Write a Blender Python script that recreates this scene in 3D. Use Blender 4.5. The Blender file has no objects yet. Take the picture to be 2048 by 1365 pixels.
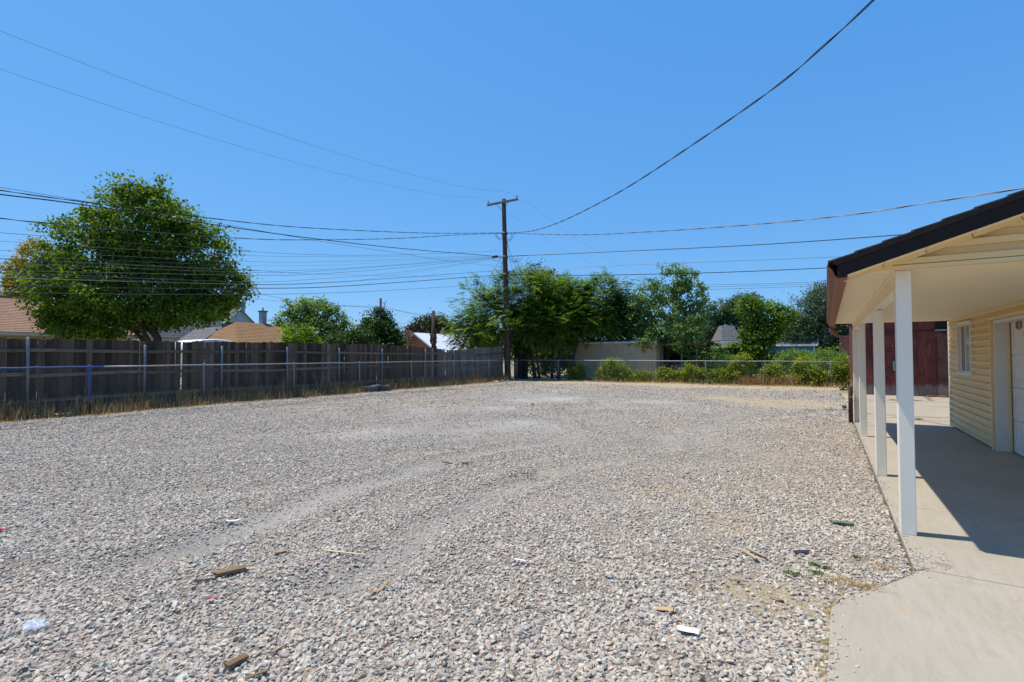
import bpy, bmesh, math, random
import numpy as np
from mathutils import Vector, Matrix, Euler
R = math.radians
S = bpy.context.scene
C = S.collection
random.seed(7)
rng = np.random.default_rng(11)

# ------------------------------------------------------------------ camera, sky, sun, exposure
FPX, CAMH = 1000.0, 1.5                       # focal length in photo pixels (2048 wide), eye height
PIT, YAW = math.atan(28.5 / FPX), math.atan(629 / FPX)
cam = bpy.data.cameras.new('camera')
cam.sensor_width = 36.0
cam.lens = FPX / 2048 * 36
cam.clip_start, cam.clip_end = 0.05, 2000
camo = bpy.data.objects.new('camera', cam)
C.objects.link(camo)
camo.location = (0, 0, CAMH)
camo.rotation_euler = (math.pi / 2 + PIT, 0, YAW)
S.camera = camo

SUN_EL, SUN_H = R(66.5), Vector((-0.976, -0.215, 0)).normalized()    # sun to the left of the lot
world = bpy.data.worlds.new('World')
S.world = world
world.use_nodes = True
wn = world.node_tree.nodes
sky = wn.new('ShaderNodeTexSky')
sky.sky_type = 'NISHITA'
sky.sun_disc = False
sky.sun_elevation = SUN_EL
sky.sun_rotation = math.atan2(SUN_H.x, SUN_H.y)
sky.altitude = 1300
sky.air_density = 1.0
sky.dust_density = 0.35
sky.ozone_density = 3.2
bg = wn['Background']
bg.inputs['Strength'].default_value = 0.1
# the camera's rendering of that sky: a softer fall-off towards the horizon and a deeper blue, the same all round
wl = world.node_tree.links
sp_, cb_ = wn.new('ShaderNodeSeparateColor'), wn.new('ShaderNodeCombineColor')
wl.new(sky.outputs[0], sp_.inputs[0])
for i, (k_, g_) in enumerate(((0.88, .74), (2.34, .436), (5.25, .24))):
    pw = wn.new('ShaderNodeMath'); pw.operation = 'POWER'; pw.inputs[1].default_value = g_
    ml = wn.new('ShaderNodeMath'); ml.operation = 'MULTIPLY'; ml.inputs[1].default_value = k_
    wl.new(sp_.outputs[i], pw.inputs[0]); wl.new(pw.outputs[0], ml.inputs[0]); wl.new(ml.outputs[0], cb_.inputs[i])
wl.new(cb_.outputs[0], bg.inputs[0])

sl = bpy.data.lights.new('sun', 'SUN')
sl.energy = 5.0
sl.angle = R(0.53)
sl.color = (1.0, 0.91, 0.77)
sun = bpy.data.objects.new('sun', sl)
C.objects.link(sun)
sd = Vector((SUN_H.x * math.cos(SUN_EL), SUN_H.y * math.cos(SUN_EL), math.sin(SUN_EL)))
sun.rotation_euler = (-sd).to_track_quat('-Z', 'Y').to_euler()
sun.location = sd * 60
S.view_settings.view_transform = 'Standard'
S.view_settings.look = 'None'
S.view_settings.exposure = 0.2
S.view_settings.gamma = 1.0

# ------------------------------------------------------------------ measuring helpers
ca, sa = math.cos(YAW), math.sin(YAW)
def ray(px, py):
    cx, cz = (px - 1024) / FPX, (682.5 - py) / FPX
    cp, sp = math.cos(PIT), math.sin(PIT)
    return cx, cp - cz * sp, sp + cz * cp
def tow(X, Z, h):
    return Vector((X * ca - Z * sa, X * sa + Z * ca, h))
def G(px, py, z=0.0):                          # point of the ground seen in the photo at px, py
    x, y, w = ray(px, py)
    t = (z - CAMH) / w
    return tow(x * t, y * t, z)
def at(px, py, Z):                             # point seen at px, py at Z metres in front of the camera
    x, y, w = ray(px, py)
    return tow(x / y * Z, Z, CAMH + w / y * Z)
def on_x(px, x):                               # y where the view line of column px meets the plane x
    an = math.atan((px - 1024) / FPX) - YAW
    return x / math.tan(an)
def on_y(px, y):
    an = math.atan((px - 1024) / FPX) - YAW
    return y * math.tan(an)
def depth(x, y):
    return -sa * x + ca * y
def hgt(py, x, y):                             # height seen at row py at the place x, y
    return CAMH + (711 - py) / FPX * depth(x, y)

# ------------------------------------------------------------------ object helpers
def tag(o, label=None, cat=None, group=None, kind=None):
    if label: o['label'] = label
    if cat: o['category'] = cat
    if group: o['group'] = group
    if kind: o['kind'] = kind
    return o
def empty(name, loc=(0, 0, 0), label=None, cat=None, group=None, rz=0):
    o = bpy.data.objects.new(name, None)
    C.objects.link(o)
    o.location = loc
    o.rotation_euler = (0, 0, rz)
    o.empty_display_size = 0.3
    return tag(o, label, cat, group)
class MB:
    def __init__(s): s.v = []; s.f = []
    def add(s, vs, fs):
        b = len(s.v)
        s.v += [tuple(v) for v in vs]
        s.f += [tuple(i + b for i in f) for f in fs]
        return s
    def box(s, x0, x1, y0, y1, z0, z1):
        return s.add([(x0, y0, z0), (x1, y0, z0), (x1, y1, z0), (x0, y1, z0), (x0, y0, z1), (x1, y0, z1), (x1, y1, z1), (x0, y1, z1)],
                     [(3, 2, 1, 0), (4, 5, 6, 7), (0, 1, 5, 4), (1, 2, 6, 5), (2, 3, 7, 6), (3, 0, 4, 7)])
    def hexa(s, b, t):                         # bottom four and top four points
        return s.add(list(b) + list(t), [(3, 2, 1, 0), (4, 5, 6, 7), (0, 1, 5, 4), (1, 2, 6, 5), (2, 3, 7, 6), (3, 0, 4, 7)])
    def bar(s, p, q, w, h, up=(0, 0, 1)):
        p, q = Vector(p), Vector(q)
        d = (q - p).normalized()
        u = Vector(up)
        a = d.cross(u)
        if a.length < 1e-4: a = d.cross(Vector((1, 0, 0)))
        a.normalize(); b = a.cross(d).normalized()
        a *= w / 2; b *= h / 2
        return s.hexa([p - a - b, p + a - b, q + a - b, q - a - b], [p - a + b, p + a + b, q + a + b, q - a + b])
    def tube(s, pts, rad, seg=8, cap=True):
        pts = [Vector(p) for p in pts]
        n = len(pts)
        rad = rad if hasattr(rad, '__len__') else [rad] * n
        base = len(s.v)
        d0 = (pts[1] - pts[0]).normalized()
        a = d0.orthogonal().normalized()
        for i, p in enumerate(pts):
            d = (pts[min(i + 1, n - 1)] - pts[max(i - 1, 0)]).normalized()
            a = (a - d * a.dot(d)).normalized()
            b = d.cross(a)
            for k in range(seg):
                t = 2 * math.pi * k / seg
                s.v.append(tuple(p + (a * math.cos(t) + b * math.sin(t)) * rad[i]))
        for i in range(n - 1):
            for k in range(seg):
                k2 = (k + 1) % seg
                s.f.append((base + i * seg + k, base + i * seg + k2, base + (i + 1) * seg + k2, base + (i + 1) * seg + k))
        if cap:
            s.f.append(tuple(base + k for k in range(seg))[::-1])
            s.f.append(tuple(base + (n - 1) * seg + k for k in range(seg)))
        return s
    def prism(s, poly, z0, z1):                # polygon of x, y points, counter-clockwise
        n = len(poly)
        vs = [(p[0], p[1], z0) for p in poly] + [(p[0], p[1], z1) for p in poly]
        fs = [tuple(range(n))[::-1], tuple(range(n, 2 * n))] + [(i, (i + 1) % n, n + (i + 1) % n, n + i) for i in range(n)]
        return s.add(vs, fs)
    def extr(s, poly, axis, a0, a1):           # 2D profile extruded along axis: 'x' -> (y,z), 'y' -> (x,z)
        n = len(poly)
        mk = (lambda p, a: (a, p[0], p[1])) if axis == 'x' else (lambda p, a: (p[0], a, p[1]))
        vs = [mk(p, a0) for p in poly] + [mk(p, a1) for p in poly]
        fs = [tuple(range(n))[::-1], tuple(range(n, 2 * n))] + [(i, (i + 1) % n, n + (i + 1) % n, n + i) for i in range(n)]
        return s.add(vs, fs)
    def quad(s, a, b, c, d): return s.add([a, b, c, d], [(0, 1, 2, 3)])
    def mesh(s, name, mat, smooth=False, fix=True):
        me = bpy.data.meshes.new(name)
        me.from_pydata(s.v, [], s.f)
        if fix:
            bm = bmesh.new(); bm.from_mesh(me)
            bmesh.ops.recalc_face_normals(bm, faces=bm.faces)
            bm.to_mesh(me); bm.free()
        if mat: me.materials.append(mat)
        if smooth: me.polygons.foreach_set('use_smooth', [True] * len(me.polygons))
        me.update()
        return me
    def build(s, name, mat, parent=None, smooth=False, bevel=0, fix=True):
        o = bpy.data.objects.new(name, s.mesh(name, mat, smooth, fix))
        C.objects.link(o)
        if parent:
            o.parent = parent
            if parent.type == 'EMPTY' or True:
                o.matrix_parent_inverse = Matrix.Identity(4)
        if bevel:
            m = o.modifiers.new('bevel', 'BEVEL'); m.width = bevel; m.segments = 2; m.limit_method = 'ANGLE'
        return o
def inst(name, me, loc=(0, 0, 0), rot=(0, 0, 0), scale=(1, 1, 1), parent=None):
    o = bpy.data.objects.new(name, me)
    C.objects.link(o)
    o.location, o.rotation_euler, o.scale = loc, rot, scale
    o.parent = parent
    return o
def arrays(name, v, f4=None, f3=None, mat=None, attr=None):
    """fast mesh from numpy: v (N,3); f4 (M,4); f3 (K,3); attr = (name, per-vertex float)"""
    me = bpy.data.meshes.new(name)
    me.vertices.add(len(v)); me.vertices.foreach_set('co', np.ascontiguousarray(v, np.float32).ravel())
    parts, starts, off = [], [], 0
    for f, k in ((f4, 4), (f3, 3)):
        if f is not None and len(f):
            parts.append(np.asarray(f, np.int32).ravel())
            starts.append(off + np.arange(len(f), dtype=np.int32) * k)
            off += len(f) * k
    li, ls = np.concatenate(parts), np.concatenate(starts)
    me.loops.add(len(li)); me.loops.foreach_set('vertex_index', li)
    me.polygons.add(len(ls)); me.polygons.foreach_set('loop_start', ls)
    if attr is not None:
        a = me.attributes.new(attr[0], 'FLOAT', 'POINT'); a.data.foreach_set('value', np.asarray(attr[1], np.float32))
    me.update(calc_edges=True)
    if mat: me.materials.append(mat)
    return me

# ------------------------------------------------------------------ materials
def nodes_of(name):
    m = bpy.data.materials.new(name); m.use_nodes = True
    nt = m.node_tree
    return m, nt, nt.nodes, nt.links, nt.nodes['Principled BSDF']
def N(nd, typ, **kw):
    n = nd.new(typ)
    for k, v in kw.items(): setattr(n, k, v)
    return n
def rgba(c): return (c[0], c[1], c[2], 1)
def coords(nt, stretch=(1, 1, 1), rnd=True):
    nd, lk = nt.nodes, nt.links
    tc = nd.new('ShaderNodeTexCoord')
    mp = nd.new('ShaderNodeMapping'); mp.inputs['Scale'].default_value = stretch
    if rnd:
        oi = nd.new('ShaderNodeObjectInfo')
        mu = N(nd, 'ShaderNodeMath', operation='MULTIPLY'); mu.inputs[1].default_value = 57.3
        lk.new(oi.outputs['Random'], mu.inputs[0])
        ad = N(nd, 'ShaderNodeVectorMath', operation='ADD')
        lk.new(tc.outputs['Object'], ad.inputs[0]); lk.new(mu.outputs[0], ad.inputs[1])
        lk.new(ad.outputs[0], mp.inputs[0])
    else:
        lk.new(tc.outputs['Object'], mp.inputs[0])
    return mp.outputs[0]
def ramp(nt, fac, stops, interp='LINEAR'):
    r = nt.nodes.new('ShaderNodeValToRGB')
    r.color_ramp.interpolation = interp
    e = r.color_ramp.elements
    while len(e) < len(stops): e.new(0.5)
    for i, (p, c) in enumerate(stops):
        e[i].position = p; e[i].color = rgba(c) if len(c) == 3 else c
    nt.links.new(fac, r.inputs[0])
    return r.outputs[0]
def noise(nt, vec, scale, detail=6, rough=0.6, dist=0):
    n = nt.nodes.new('ShaderNodeTexNoise')
    n.inputs['Scale'].default_value = scale; n.inputs['Detail'].default_value = detail
    n.inputs['Roughness'].default_value = rough; n.inputs['Distortion'].default_value = dist
    nt.links.new(vec, n.inputs['Vector'])
    return n.outputs['Fac']
def mix(nt, fac, a, b, typ='MIX'):
    m = nt.nodes.new('ShaderNodeMix'); m.data_type = 'RGBA'; m.blend_type = typ
    for sock, v in ((m.inputs[0], fac), (m.inputs[6], a), (m.inputs[7], b)):
        if hasattr(v, 'links'): nt.links.new(v, sock)
        elif isinstance(v, (int, float)): sock.default_value = v
        else: sock.default_value = rgba(v)
    return m.outputs[2]
def bumpn(nt, h, strength, dist=0.01):
    b = nt.nodes.new('ShaderNodeBump'); b.inputs['Strength'].default_value = strength; b.inputs['Distance'].default_value = dist
    nt.links.new(h, b.inputs['Height'])
    nt.links.new(b.outputs[0], nt.nodes['Principled BSDF'].inputs['Normal'])
def M(name, c1, c2=None, scale=4, stretch=(1, 1, 1), rough=0.75, bump=0.0, bscale=40, rnd=0.0, metal=0, dirt=None, spec=0.4, lo=0.35, hi=0.68):
    m, nt, nd, lk, bs = nodes_of(name)
    vec = coords(nt, stretch)
    col = ramp(nt, noise(nt, vec, scale), [(lo, c1), (hi, c2 or [x * 0.82 for x in c1])])
    if dirt:
        d = ramp(nt, noise(nt, vec, dirt[1], 8, 0.7), [(dirt[2], (0, 0, 0)), (dirt[3], (1, 1, 1))])
        col = mix(nt, d, col, dirt[0])
    if rnd:
        oi = nd.new('ShaderNodeObjectInfo')
        mr = nd.new('ShaderNodeMapRange'); mr.inputs['To Min'].default_value = 1 - rnd; mr.inputs['To Max'].default_value = 1 + rnd
        lk.new(oi.outputs['Random'], mr.inputs[0])
        hs = nd.new('ShaderNodeHueSaturation'); lk.new(mr.outputs[0], hs.inputs['Value']); lk.new(col, hs.inputs['Color'])
        col = hs.outputs[0]
    lk.new(col, bs.inputs['Base Color'])
    bs.inputs['Roughness'].default_value = rough; bs.inputs['Metallic'].default_value = metal
    bs.inputs['Specular IOR Level'].default_value = spec
    if bump: bumpn(nt, noise(nt, vec, bscale, 4), bump)
    return m
def leafmat(name, dark, mid, light, trans=0.4, rough=0.5):
    dark, mid, light = [[min(.5, x * 1.45) for x in c] for c in (dark, mid, light)]
    m, nt, nd, lk, bs = nodes_of(name)
    a = N(nd, 'ShaderNodeAttribute', attribute_name='tint')
    col = ramp(nt, a.outputs['Fac'], [(0.0, dark), (0.5, mid), (1.0, light)])
    lk.new(col, bs.inputs['Base Color'])
    bs.inputs['Roughness'].default_value = rough; bs.inputs['Specular IOR Level'].default_value = 0.16
    tr = nd.new('ShaderNodeBsdfTranslucent')
    hs = nd.new('ShaderNodeHueSaturation'); hs.inputs['Saturation'].default_value = 1.15; hs.inputs['Value'].default_value = 1.5
    hs.inputs['Hue'].default_value = 0.485
    lk.new(col, hs.inputs['Color']); lk.new(hs.outputs[0], tr.inputs['Color'])
    mx = nd.new('ShaderNodeMixShader'); mx.inputs[0].default_value = trans
    lk.new(bs.outputs[0], mx.inputs[1]); lk.new(tr.outputs[0], mx.inputs[2])
    lk.new(mx.outputs[0], nd['Material Output'].inputs['Surface'])
    return m
def glassy(name, c, rough=0.06):
    m = M(name, c, c, rough=rough, spec=0.6)
    return m

MT = {}
MT['white_vinyl'] = M('white_vinyl', (0.86, 0.80, 0.69), (0.82, 0.76, 0.64), scale=3, stretch=(1, 1, .4), rough=0.45, dirt=((0.5, 0.45, 0.36), 2.5, 0.6, 0.85))
MT['white_trim'] = M('white_trim', (0.76, 0.75, 0.72), (0.7, 0.68, 0.64), scale=5, rough=0.5)
MT['siding'] = M('siding', (0.76, 0.565, 0.285), (0.72, 0.53, 0.265), scale=2, stretch=(1, .5, 2), rough=0.5, rnd=0.04, dirt=((0.36, 0.3, 0.2), 1.2, 0.62, 0.9))
MT['soffit'] = M('soffit', (0.9, 0.775, 0.54), (0.87, 0.745, 0.515), scale=1.5, rough=0.55)
MT['brown_gutter'] = M('brown_gutter', (0.23, 0.085, 0.045), (0.205, 0.075, 0.04), scale=3, rough=0.6, spec=.2, bump=.05, bscale=60)
MT['black_fascia'] = M('black_fascia', (0.024, 0.019, 0.019), (0.018, 0.015, 0.015), scale=3, rough=0.7, spec=.12)
MT['dark_shingle'] = M('dark_shingle', (0.055, 0.05, 0.05), (0.085, 0.075, 0.07), scale=18, rough=0.95, bump=.4, bscale=200)
MT['galv'] = M('galvanised', (0.34, 0.35, 0.355), (0.26, 0.27, 0.275), scale=14, rough=0.55, metal=0.6)
MT['galv_dull'] = M('galvanised_dull', (0.25, 0.255, 0.26), (0.18, 0.185, 0.19), scale=20, rough=0.55, metal=0.6)
MT['blue_paint'] = M('blue_paint', (0.035, 0.085, 0.26), (0.05, 0.1, 0.22), scale=14, rough=0.5)
def woodmat(name, c1, c2, c3, rnd=0.3, axis='z', bump=.5):
    m, nt, nd, lk, bs = nodes_of(name)
    st = {'z': (9, 9, .55), 'x': (.55, 9, 9), 'y': (9, .55, 9)}[axis]
    vec = coords(nt, st)
    g = noise(nt, vec, 5, 9, 0.65, .6)
    col = ramp(nt, g, [(0.3, c1), (0.52, c2), (0.75, c3)])
    big = noise(nt, coords(nt, (1, 1, 1)), 1.7, 4)
    col = mix(nt, ramp(nt, big, [(0.4, (0, 0, 0)), (0.75, (.75, .75, .75))]), col, [x * 0.6 for x in c2])
    oi = nd.new('ShaderNodeObjectInfo')
    mr = nd.new('ShaderNodeMapRange'); mr.inputs['To Min'].default_value = 1 - rnd; mr.inputs['To Max'].default_value = 1 + rnd
    lk.new(oi.outputs['Random'], mr.inputs[0])
    hs = nd.new('ShaderNodeHueSaturation'); lk.new(mr.outputs[0], hs.inputs['Value']); lk.new(col, hs.inputs['Color'])
    lk.new(hs.outputs[0], bs.inputs['Base Color']); bs.inputs['Roughness'].default_value = 0.9; bs.inputs['Specular IOR Level'].default_value = .2
    bumpn(nt, g, bump, 0.006)
    return m
MT['fence_brown'] = woodmat('fence_brown', (0.036, 0.025, 0.017), (0.096, 0.068, 0.047), (0.21, 0.16, 0.118), rnd=.55)
MT['fence_grey'] = woodmat('fence_grey', (0.11, 0.096, 0.08), (0.195, 0.172, 0.148), (0.28, 0.255, 0.225), rnd=.25)
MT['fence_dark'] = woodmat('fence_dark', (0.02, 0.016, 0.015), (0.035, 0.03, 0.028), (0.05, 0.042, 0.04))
MT['rail_wood'] = woodmat('rail_wood', (0.09, 0.066, 0.052), (0.17, 0.13, 0.105), (0.25, 0.2, 0.165), axis='y')
MT['pole_wood'] = woodmat('pole_wood', (0.04, 0.026, 0.02), (0.085, 0.058, 0.045), (0.15, 0.11, 0.085), rnd=.05)
MT['pole_arm'] = woodmat('pole_arm', (0.09, 0.075, 0.065), (0.17, 0.14, 0.12), (0.24, 0.2, 0.18), axis='x', rnd=.05)
MT['litter_wood'] = woodmat('litter_wood', (0.17, 0.11, 0.06), (0.33, 0.23, 0.13), (0.47, 0.36, 0.23), axis='x')
MT['litter_dark'] = woodmat('litter_dark', (0.10, 0.065, 0.035), (0.22, 0.15, 0.085), (0.34, 0.25, 0.16), axis='x')
MT['litter_pale'] = woodmat('litter_pale', (0.36, 0.27, 0.17), (0.5, 0.4, 0.27), (0.6, 0.5, 0.36), axis='x')
MT['bark'] = woodmat('bark', (0.05, 0.036, 0.027), (0.1, 0.075, 0.058), (0.17, 0.135, 0.11), rnd=.1)
MT['bark_pale'] = woodmat('bark_pale', (0.16, 0.125, 0.1), (0.27, 0.22, 0.18), (0.36, 0.3, 0.26), rnd=.1)
MT['cable'] = M('black_cable', (0.018, 0.018, 0.02), (0.03, 0.03, 0.032), rough=0.5)
MT['wire'] = M('grey_wire', (0.07, 0.075, 0.085), (0.1, 0.105, 0.11), rough=0.5)
MT['wire_pale'] = M('pale_wire', (0.3, 0.31, 0.33), (0.25, 0.26, 0.28), rough=0.45, metal=.4)
MT['ceramic'] = M('ceramic', (0.3, 0.3, 0.31), (0.2, 0.2, 0.22), rough=0.25)
MT['steel'] = M('dark_steel', (0.1, 0.1, 0.105), (0.07, 0.07, 0.075), rough=0.5, metal=.5)
MT['rust'] = M('rust', (0.11, 0.05, 0.028), (0.06, 0.032, 0.022), scale=12, rough=0.9, bump=.4, bscale=70)
MT['white_plastic'] = M('white_plastic', (0.72, 0.73, 0.76), (0.66, 0.68, 0.72), rough=0.5)
MT['black_plastic'] = M('black_plastic', (0.02, 0.021, 0.024), (0.035, 0.035, 0.04), rough=0.55)
MT['red_plastic'] = M('red_plastic', (0.5, 0.02, 0.02), (0.4, 0.02, 0.02), rough=0.5)
MT['cardboard'] = M('cardboard', (0.46, 0.32, 0.18), (0.4, 0.28, 0.15), rough=0.9)
MT['green_paint'] = M('green_paint', (0.05, 0.14, 0.075), (0.07, 0.12, 0.06), scale=20, rough=0.7, dirt=((0.25, 0.19, 0.12), 18, .5, .62))
MT['blue_tub'] = M('blue_tub', (0.1, 0.14, 0.2), (0.16, 0.2, 0.25), scale=9, rough=0.6)
# ------------------------------------------------------------------ terrain: one height function for the lot
TRK = [G(130, 1195), G(300, 1120), G(480, 1060), G(700, 975), G(950, 905), G(1150, 880)]
def track_dist(x, y):
    best = np.full(np.shape(x), 1e9); al = np.zeros(np.shape(x)); acc = 0.0
    for p, q in zip(TRK[:-1], TRK[1:]):
        d = q - p; L_ = math.hypot(d.x, d.y); ux, uy = d.x / L_, d.y / L_
        t = np.clip((x - p.x) * ux + (y - p.y) * uy, 0, L_)
        e = np.hypot(x - p.x - ux * t, y - p.y - uy * t) * np.sign((x - p.x) * uy - (y - p.y) * ux + 1e-9)
        m_ = np.abs(e) < np.abs(best)
        best = np.where(m_, e, best); al = np.where(m_, acc + t, al); acc += L_
    return best, al
def zt(x, y):
    x = np.asarray(x, float); y = np.asarray(y, float)
    z = 0.016 * np.sin(x * 1.1 + .6 * np.sin(y * .7)) * np.sin(y * .83 + 1.0) + 0.010 * np.sin(x * 2.7 + y * 1.3) * np.sin(y * 2.1 - x * .7)
    z = z + 0.008 * np.sin(x * 5.1 - y * 3.3 + np.sin(x * 2))
    d, along = track_dist(x, y)                                              # one faint pair of wheel marks at the near left
    fade = np.clip(along / .8, 0, 1) * np.clip((9.5 - along) / 4, 0, 1)
    for o_ in (0.0, 1.55):
        e_ = np.abs(d - o_)
        z = z + fade * (-0.03 * np.exp(-(e_ / .2) ** 2) + 0.018 * np.exp(-((e_ - .36) / .13) ** 2))
    near = np.clip((0.35 - x) / 1.2, 0, 1)                                   # levels out at the concrete edge
    return np.maximum(z * near - 0.004 + .02 * np.clip((x + .35) / .7, 0, 1), -.075)
def fines(x, y):
    """0..1: how much the gravel is ground to fines (wheel tracks and the driven middle of the lot)"""
    x = np.asarray(x, float); y = np.asarray(y, float)
    d, along = track_dist(x, y)
    fade = np.clip(along / .8, 0, 1) * np.clip((9.5 - along) / 4, 0, 1)
    f = fade * np.maximum(np.exp(-(d / .3) ** 2), .7 * np.exp(-((d - 1.55) / .3) ** 2))
    n = .5 + .5 * np.sin(x * .55 + 1.9 * np.sin(y * .37 + .5)) * np.sin(y * .47 + 1.5 * np.sin(x * .5 + 1))
    n = .65 * n + .35 * (.5 + .5 * np.sin(x * 1.9 + 1.4 * np.sin(y * 1.3)) * np.sin(y * 1.5 + 1.2 * np.sin(x * 1.6)))
    mid = np.exp(-((x + 6.0) / 5.5) ** 2) * np.clip((y - 3) / 5, 0, 1) * np.clip((22 - y) / 6, 0, 1)
    return np.clip(np.maximum(f * (.6 + .4 * n), mid * np.clip(1.7 * n - .25, 0, 1)), 0, 1)
def dirtness(x, y):
    """0..1: bare tan soil instead of gravel"""
    x = np.asarray(x, float); y = np.asarray(y, float)
    w = .35 * np.sin(x * 1.7 + y * .6) + .25 * np.sin(y * 2.3 - x) + .15 * np.sin(5 * x + 3 * y)
    yb = 26.3 + (x + 16.2) * 0.07
    d = np.clip((-15.35 + w * .5 - x) / .5, 0, 1)
    d = np.maximum(d, np.clip((y - (yb - 3.3 + w)) / 1.4, 0, 1))
    d = np.maximum(d, np.exp(-(((x + 1.6) / 2.8) ** 2 + ((y - 17.8 + .25 * x + w) / 1.5) ** 2)) * 1.15)
    d = np.maximum(d, .75 * np.exp(-(((x + .75 + .3 * w) / .35) ** 2 + ((y - 4.9) / .5) ** 2)))
    d = np.maximum(d, .8 * np.exp(-(((x + .35) / .5) ** 2 + ((y - 3.55) / .35) ** 2)))
    d = np.maximum(d, .6 * np.exp(-(((x + 1.5) / .6) ** 2 + ((y - 5.6) / .5) ** 2)))
    return np.clip(d, 0, 1)

# ------------------------------------------------------------------ ground
m, nt, nd, lk, bs = nodes_of('yard_soil')
v = coords(nt, rnd=False)
col = ramp(nt, noise(nt, v, .35, 8), [(.3, (.28, .22, .13)), (.5, (.34, .27, .16)), (.66, (.14, .16, .06))])
col = mix(nt, ramp(nt, noise(nt, v, 9, 6, .7), [(.35, (0, 0, 0)), (.7, (.6, .6, .6))]), col, (.22, .18, .12))
lk.new(col, bs.inputs['Base Color']); bs.inputs['Roughness'].default_value = .95
bumpn(nt, noise(nt, v, 20, 6), .6, .03)
MT['soil'] = m
gr = MB().box(-700, 700, -500, 900, -1.2, -0.13).build('ground', MT['soil'])
tag(gr, 'dry tan and green yard ground reaching out beyond the fences', 'ground', kind='structure')

m, nt, nd, lk, bs = nodes_of('gravel_bed')
v = coords(nt, rnd=False)
af = N(nd, 'ShaderNodeAttribute', attribute_name='fines').outputs['Fac']
ad = N(nd, 'ShaderNodeAttribute', attribute_name='dirt').outputs['Fac']
def voro(nt, vec, scale, feat='F1'):
    n = nt.nodes.new('ShaderNodeTexVoronoi'); n.feature = feat; n.inputs['Scale'].default_value = scale
    nt.links.new(vec, n.inputs['Vector']); return n
vA, vB = voro(nt, v, 34), voro(nt, v, 90)
sep = nd.new('ShaderNodeSeparateColor'); lk.new(vA.outputs['Color'], sep.inputs[0])
STONE = [(0.0, (0.314, 0.288, 0.243)), (.16, (0.381, 0.309, 0.240)), (.3, (0.284, 0.266, 0.235)), (.42, (0.409, 0.367, 0.296)), (.55, (0.361, 0.266, 0.201)), (.66, (0.237, 0.226, 0.201)), (.78, (0.428, 0.353, 0.266)), (.9, (0.342, 0.292, 0.228)), (.97, (0.494, 0.452, 0.372))]
sc = ramp(nt, sep.outputs[0], STONE, 'CONSTANT')
sepB = nd.new('ShaderNodeSeparateColor'); lk.new(vB.outputs['Color'], sepB.inputs[0])
fc = ramp(nt, sepB.outputs[0], [(0, (.35, .34, .32)), (.5, (.39, .378, .357)), (1, (.44, .428, .405))])
col = mix(nt, af, sc, fc)
pa = ramp(nt, noise(nt, v, .55, 5), [(.32, (.76, .76, .77)), (.68, (1.1, 1.08, 1.04))])
col = mix(nt, 1.0, col, pa, 'MULTIPLY')
dc = ramp(nt, noise(nt, v, 6, 8, .7), [(.3, (.36, .285, .185)), (.5, (.43, .35, .24)), (.7, (.33, .28, .205))])
dm = nd.new('ShaderNodeMath'); dm.operation = 'MULTIPLY_ADD'
lk.new(noise(nt, v, 14, 6, .7), dm.inputs[0]); dm.inputs[1].default_value = 0.9; lk.new(ad, dm.inputs[2])
dd = ramp(nt, dm.outputs[0], [(.72, (0, 0, 0)), (1.0, (1, 1, 1))])
col = mix(nt, dd, col, dc)
lk.new(col, bs.inputs['Base Color']); bs.inputs['Roughness'].default_value = .95; bs.inputs['Specular IOR Level'].default_value = .2
h1 = nd.new('ShaderNodeMath'); h1.operation = 'MULTIPLY_ADD'
lk.new(vA.outputs['Distance'], h1.inputs[0]); h1.inputs[1].default_value = -.9; lk.new(noise(nt, v, 120, 3), h1.inputs[2])
bumpn(nt, h1.outputs[0], .9, .02)
MT['gravel_bed'] = m

nx, ny = 170, 260
X, Y = np.meshgrid(np.linspace(-16.9, .46, nx), np.linspace(-3.0, 28.6, ny), indexing='ij')
Zg = zt(X, Y)
vv = np.stack([X, Y, Zg], -1).reshape(-1, 3)
ii = np.arange(nx * ny).reshape(nx, ny)
q = np.stack([ii[:-1, :-1], ii[1:, :-1], ii[1:, 1:], ii[:-1, 1:]], -1).reshape(-1, 4)
me = arrays('gravel_lot', vv, q, mat=MT['gravel_bed'])
for nm, fn in (('fines', fines), ('dirt', dirtness)):
    a = me.attributes.new(nm, 'FLOAT', 'POINT'); a.data.foreach_set('value', fn(X, Y).ravel().astype(np.float32))
me.polygons.foreach_set('use_smooth', [True] * len(me.polygons))
lot = bpy.data.objects.new('gravel_lot', me); C.objects.link(lot)
tag(lot, 'wide gravel lot with pale wheel tracks and tan dirt edges', 'gravel lot', kind='structure')

# stones ----------------------------------------------------------------
m, nt, nd, lk, bs = nodes_of('stone')
oi = nd.new('ShaderNodeObjectInfo')
col = ramp(nt, oi.outputs['Random'], [(0.0, (0.405, 0.372, 0.324)), (.12, (0.480, 0.413, 0.345)), (.24, (0.373, 0.345, 0.309)), (.36, (0.512, 0.475, 0.406)), (.46, (0.484, 0.385, 0.319)), (.54, (0.305, 0.285, 0.254)),
                                      (.62, (0.443, 0.399, 0.341)), (.70, (0.503, 0.457, 0.372)), (.78, (0.392, 0.360, 0.318)), (.85, (0.532, 0.538, 0.475)), (.90, (0.406, 0.303, 0.246)), (.94, (0.222, 0.200, 0.169)), (.97, (0.382, 0.367, 0.347))], 'CONSTANT')
v = coords(nt)
col = mix(nt, .5, col, ramp(nt, noise(nt, v, 30, 5, .7), [(.3, (.72, .72, .72)), (.7, (1.2, 1.18, 1.15))]), 'MULTIPLY')
lk.new(col, bs.inputs['Base Color']); bs.inputs['Roughness'].default_value = .85; bs.inputs['Specular IOR Level'].default_value = .25
MT['stone'] = m
stones = []
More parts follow.
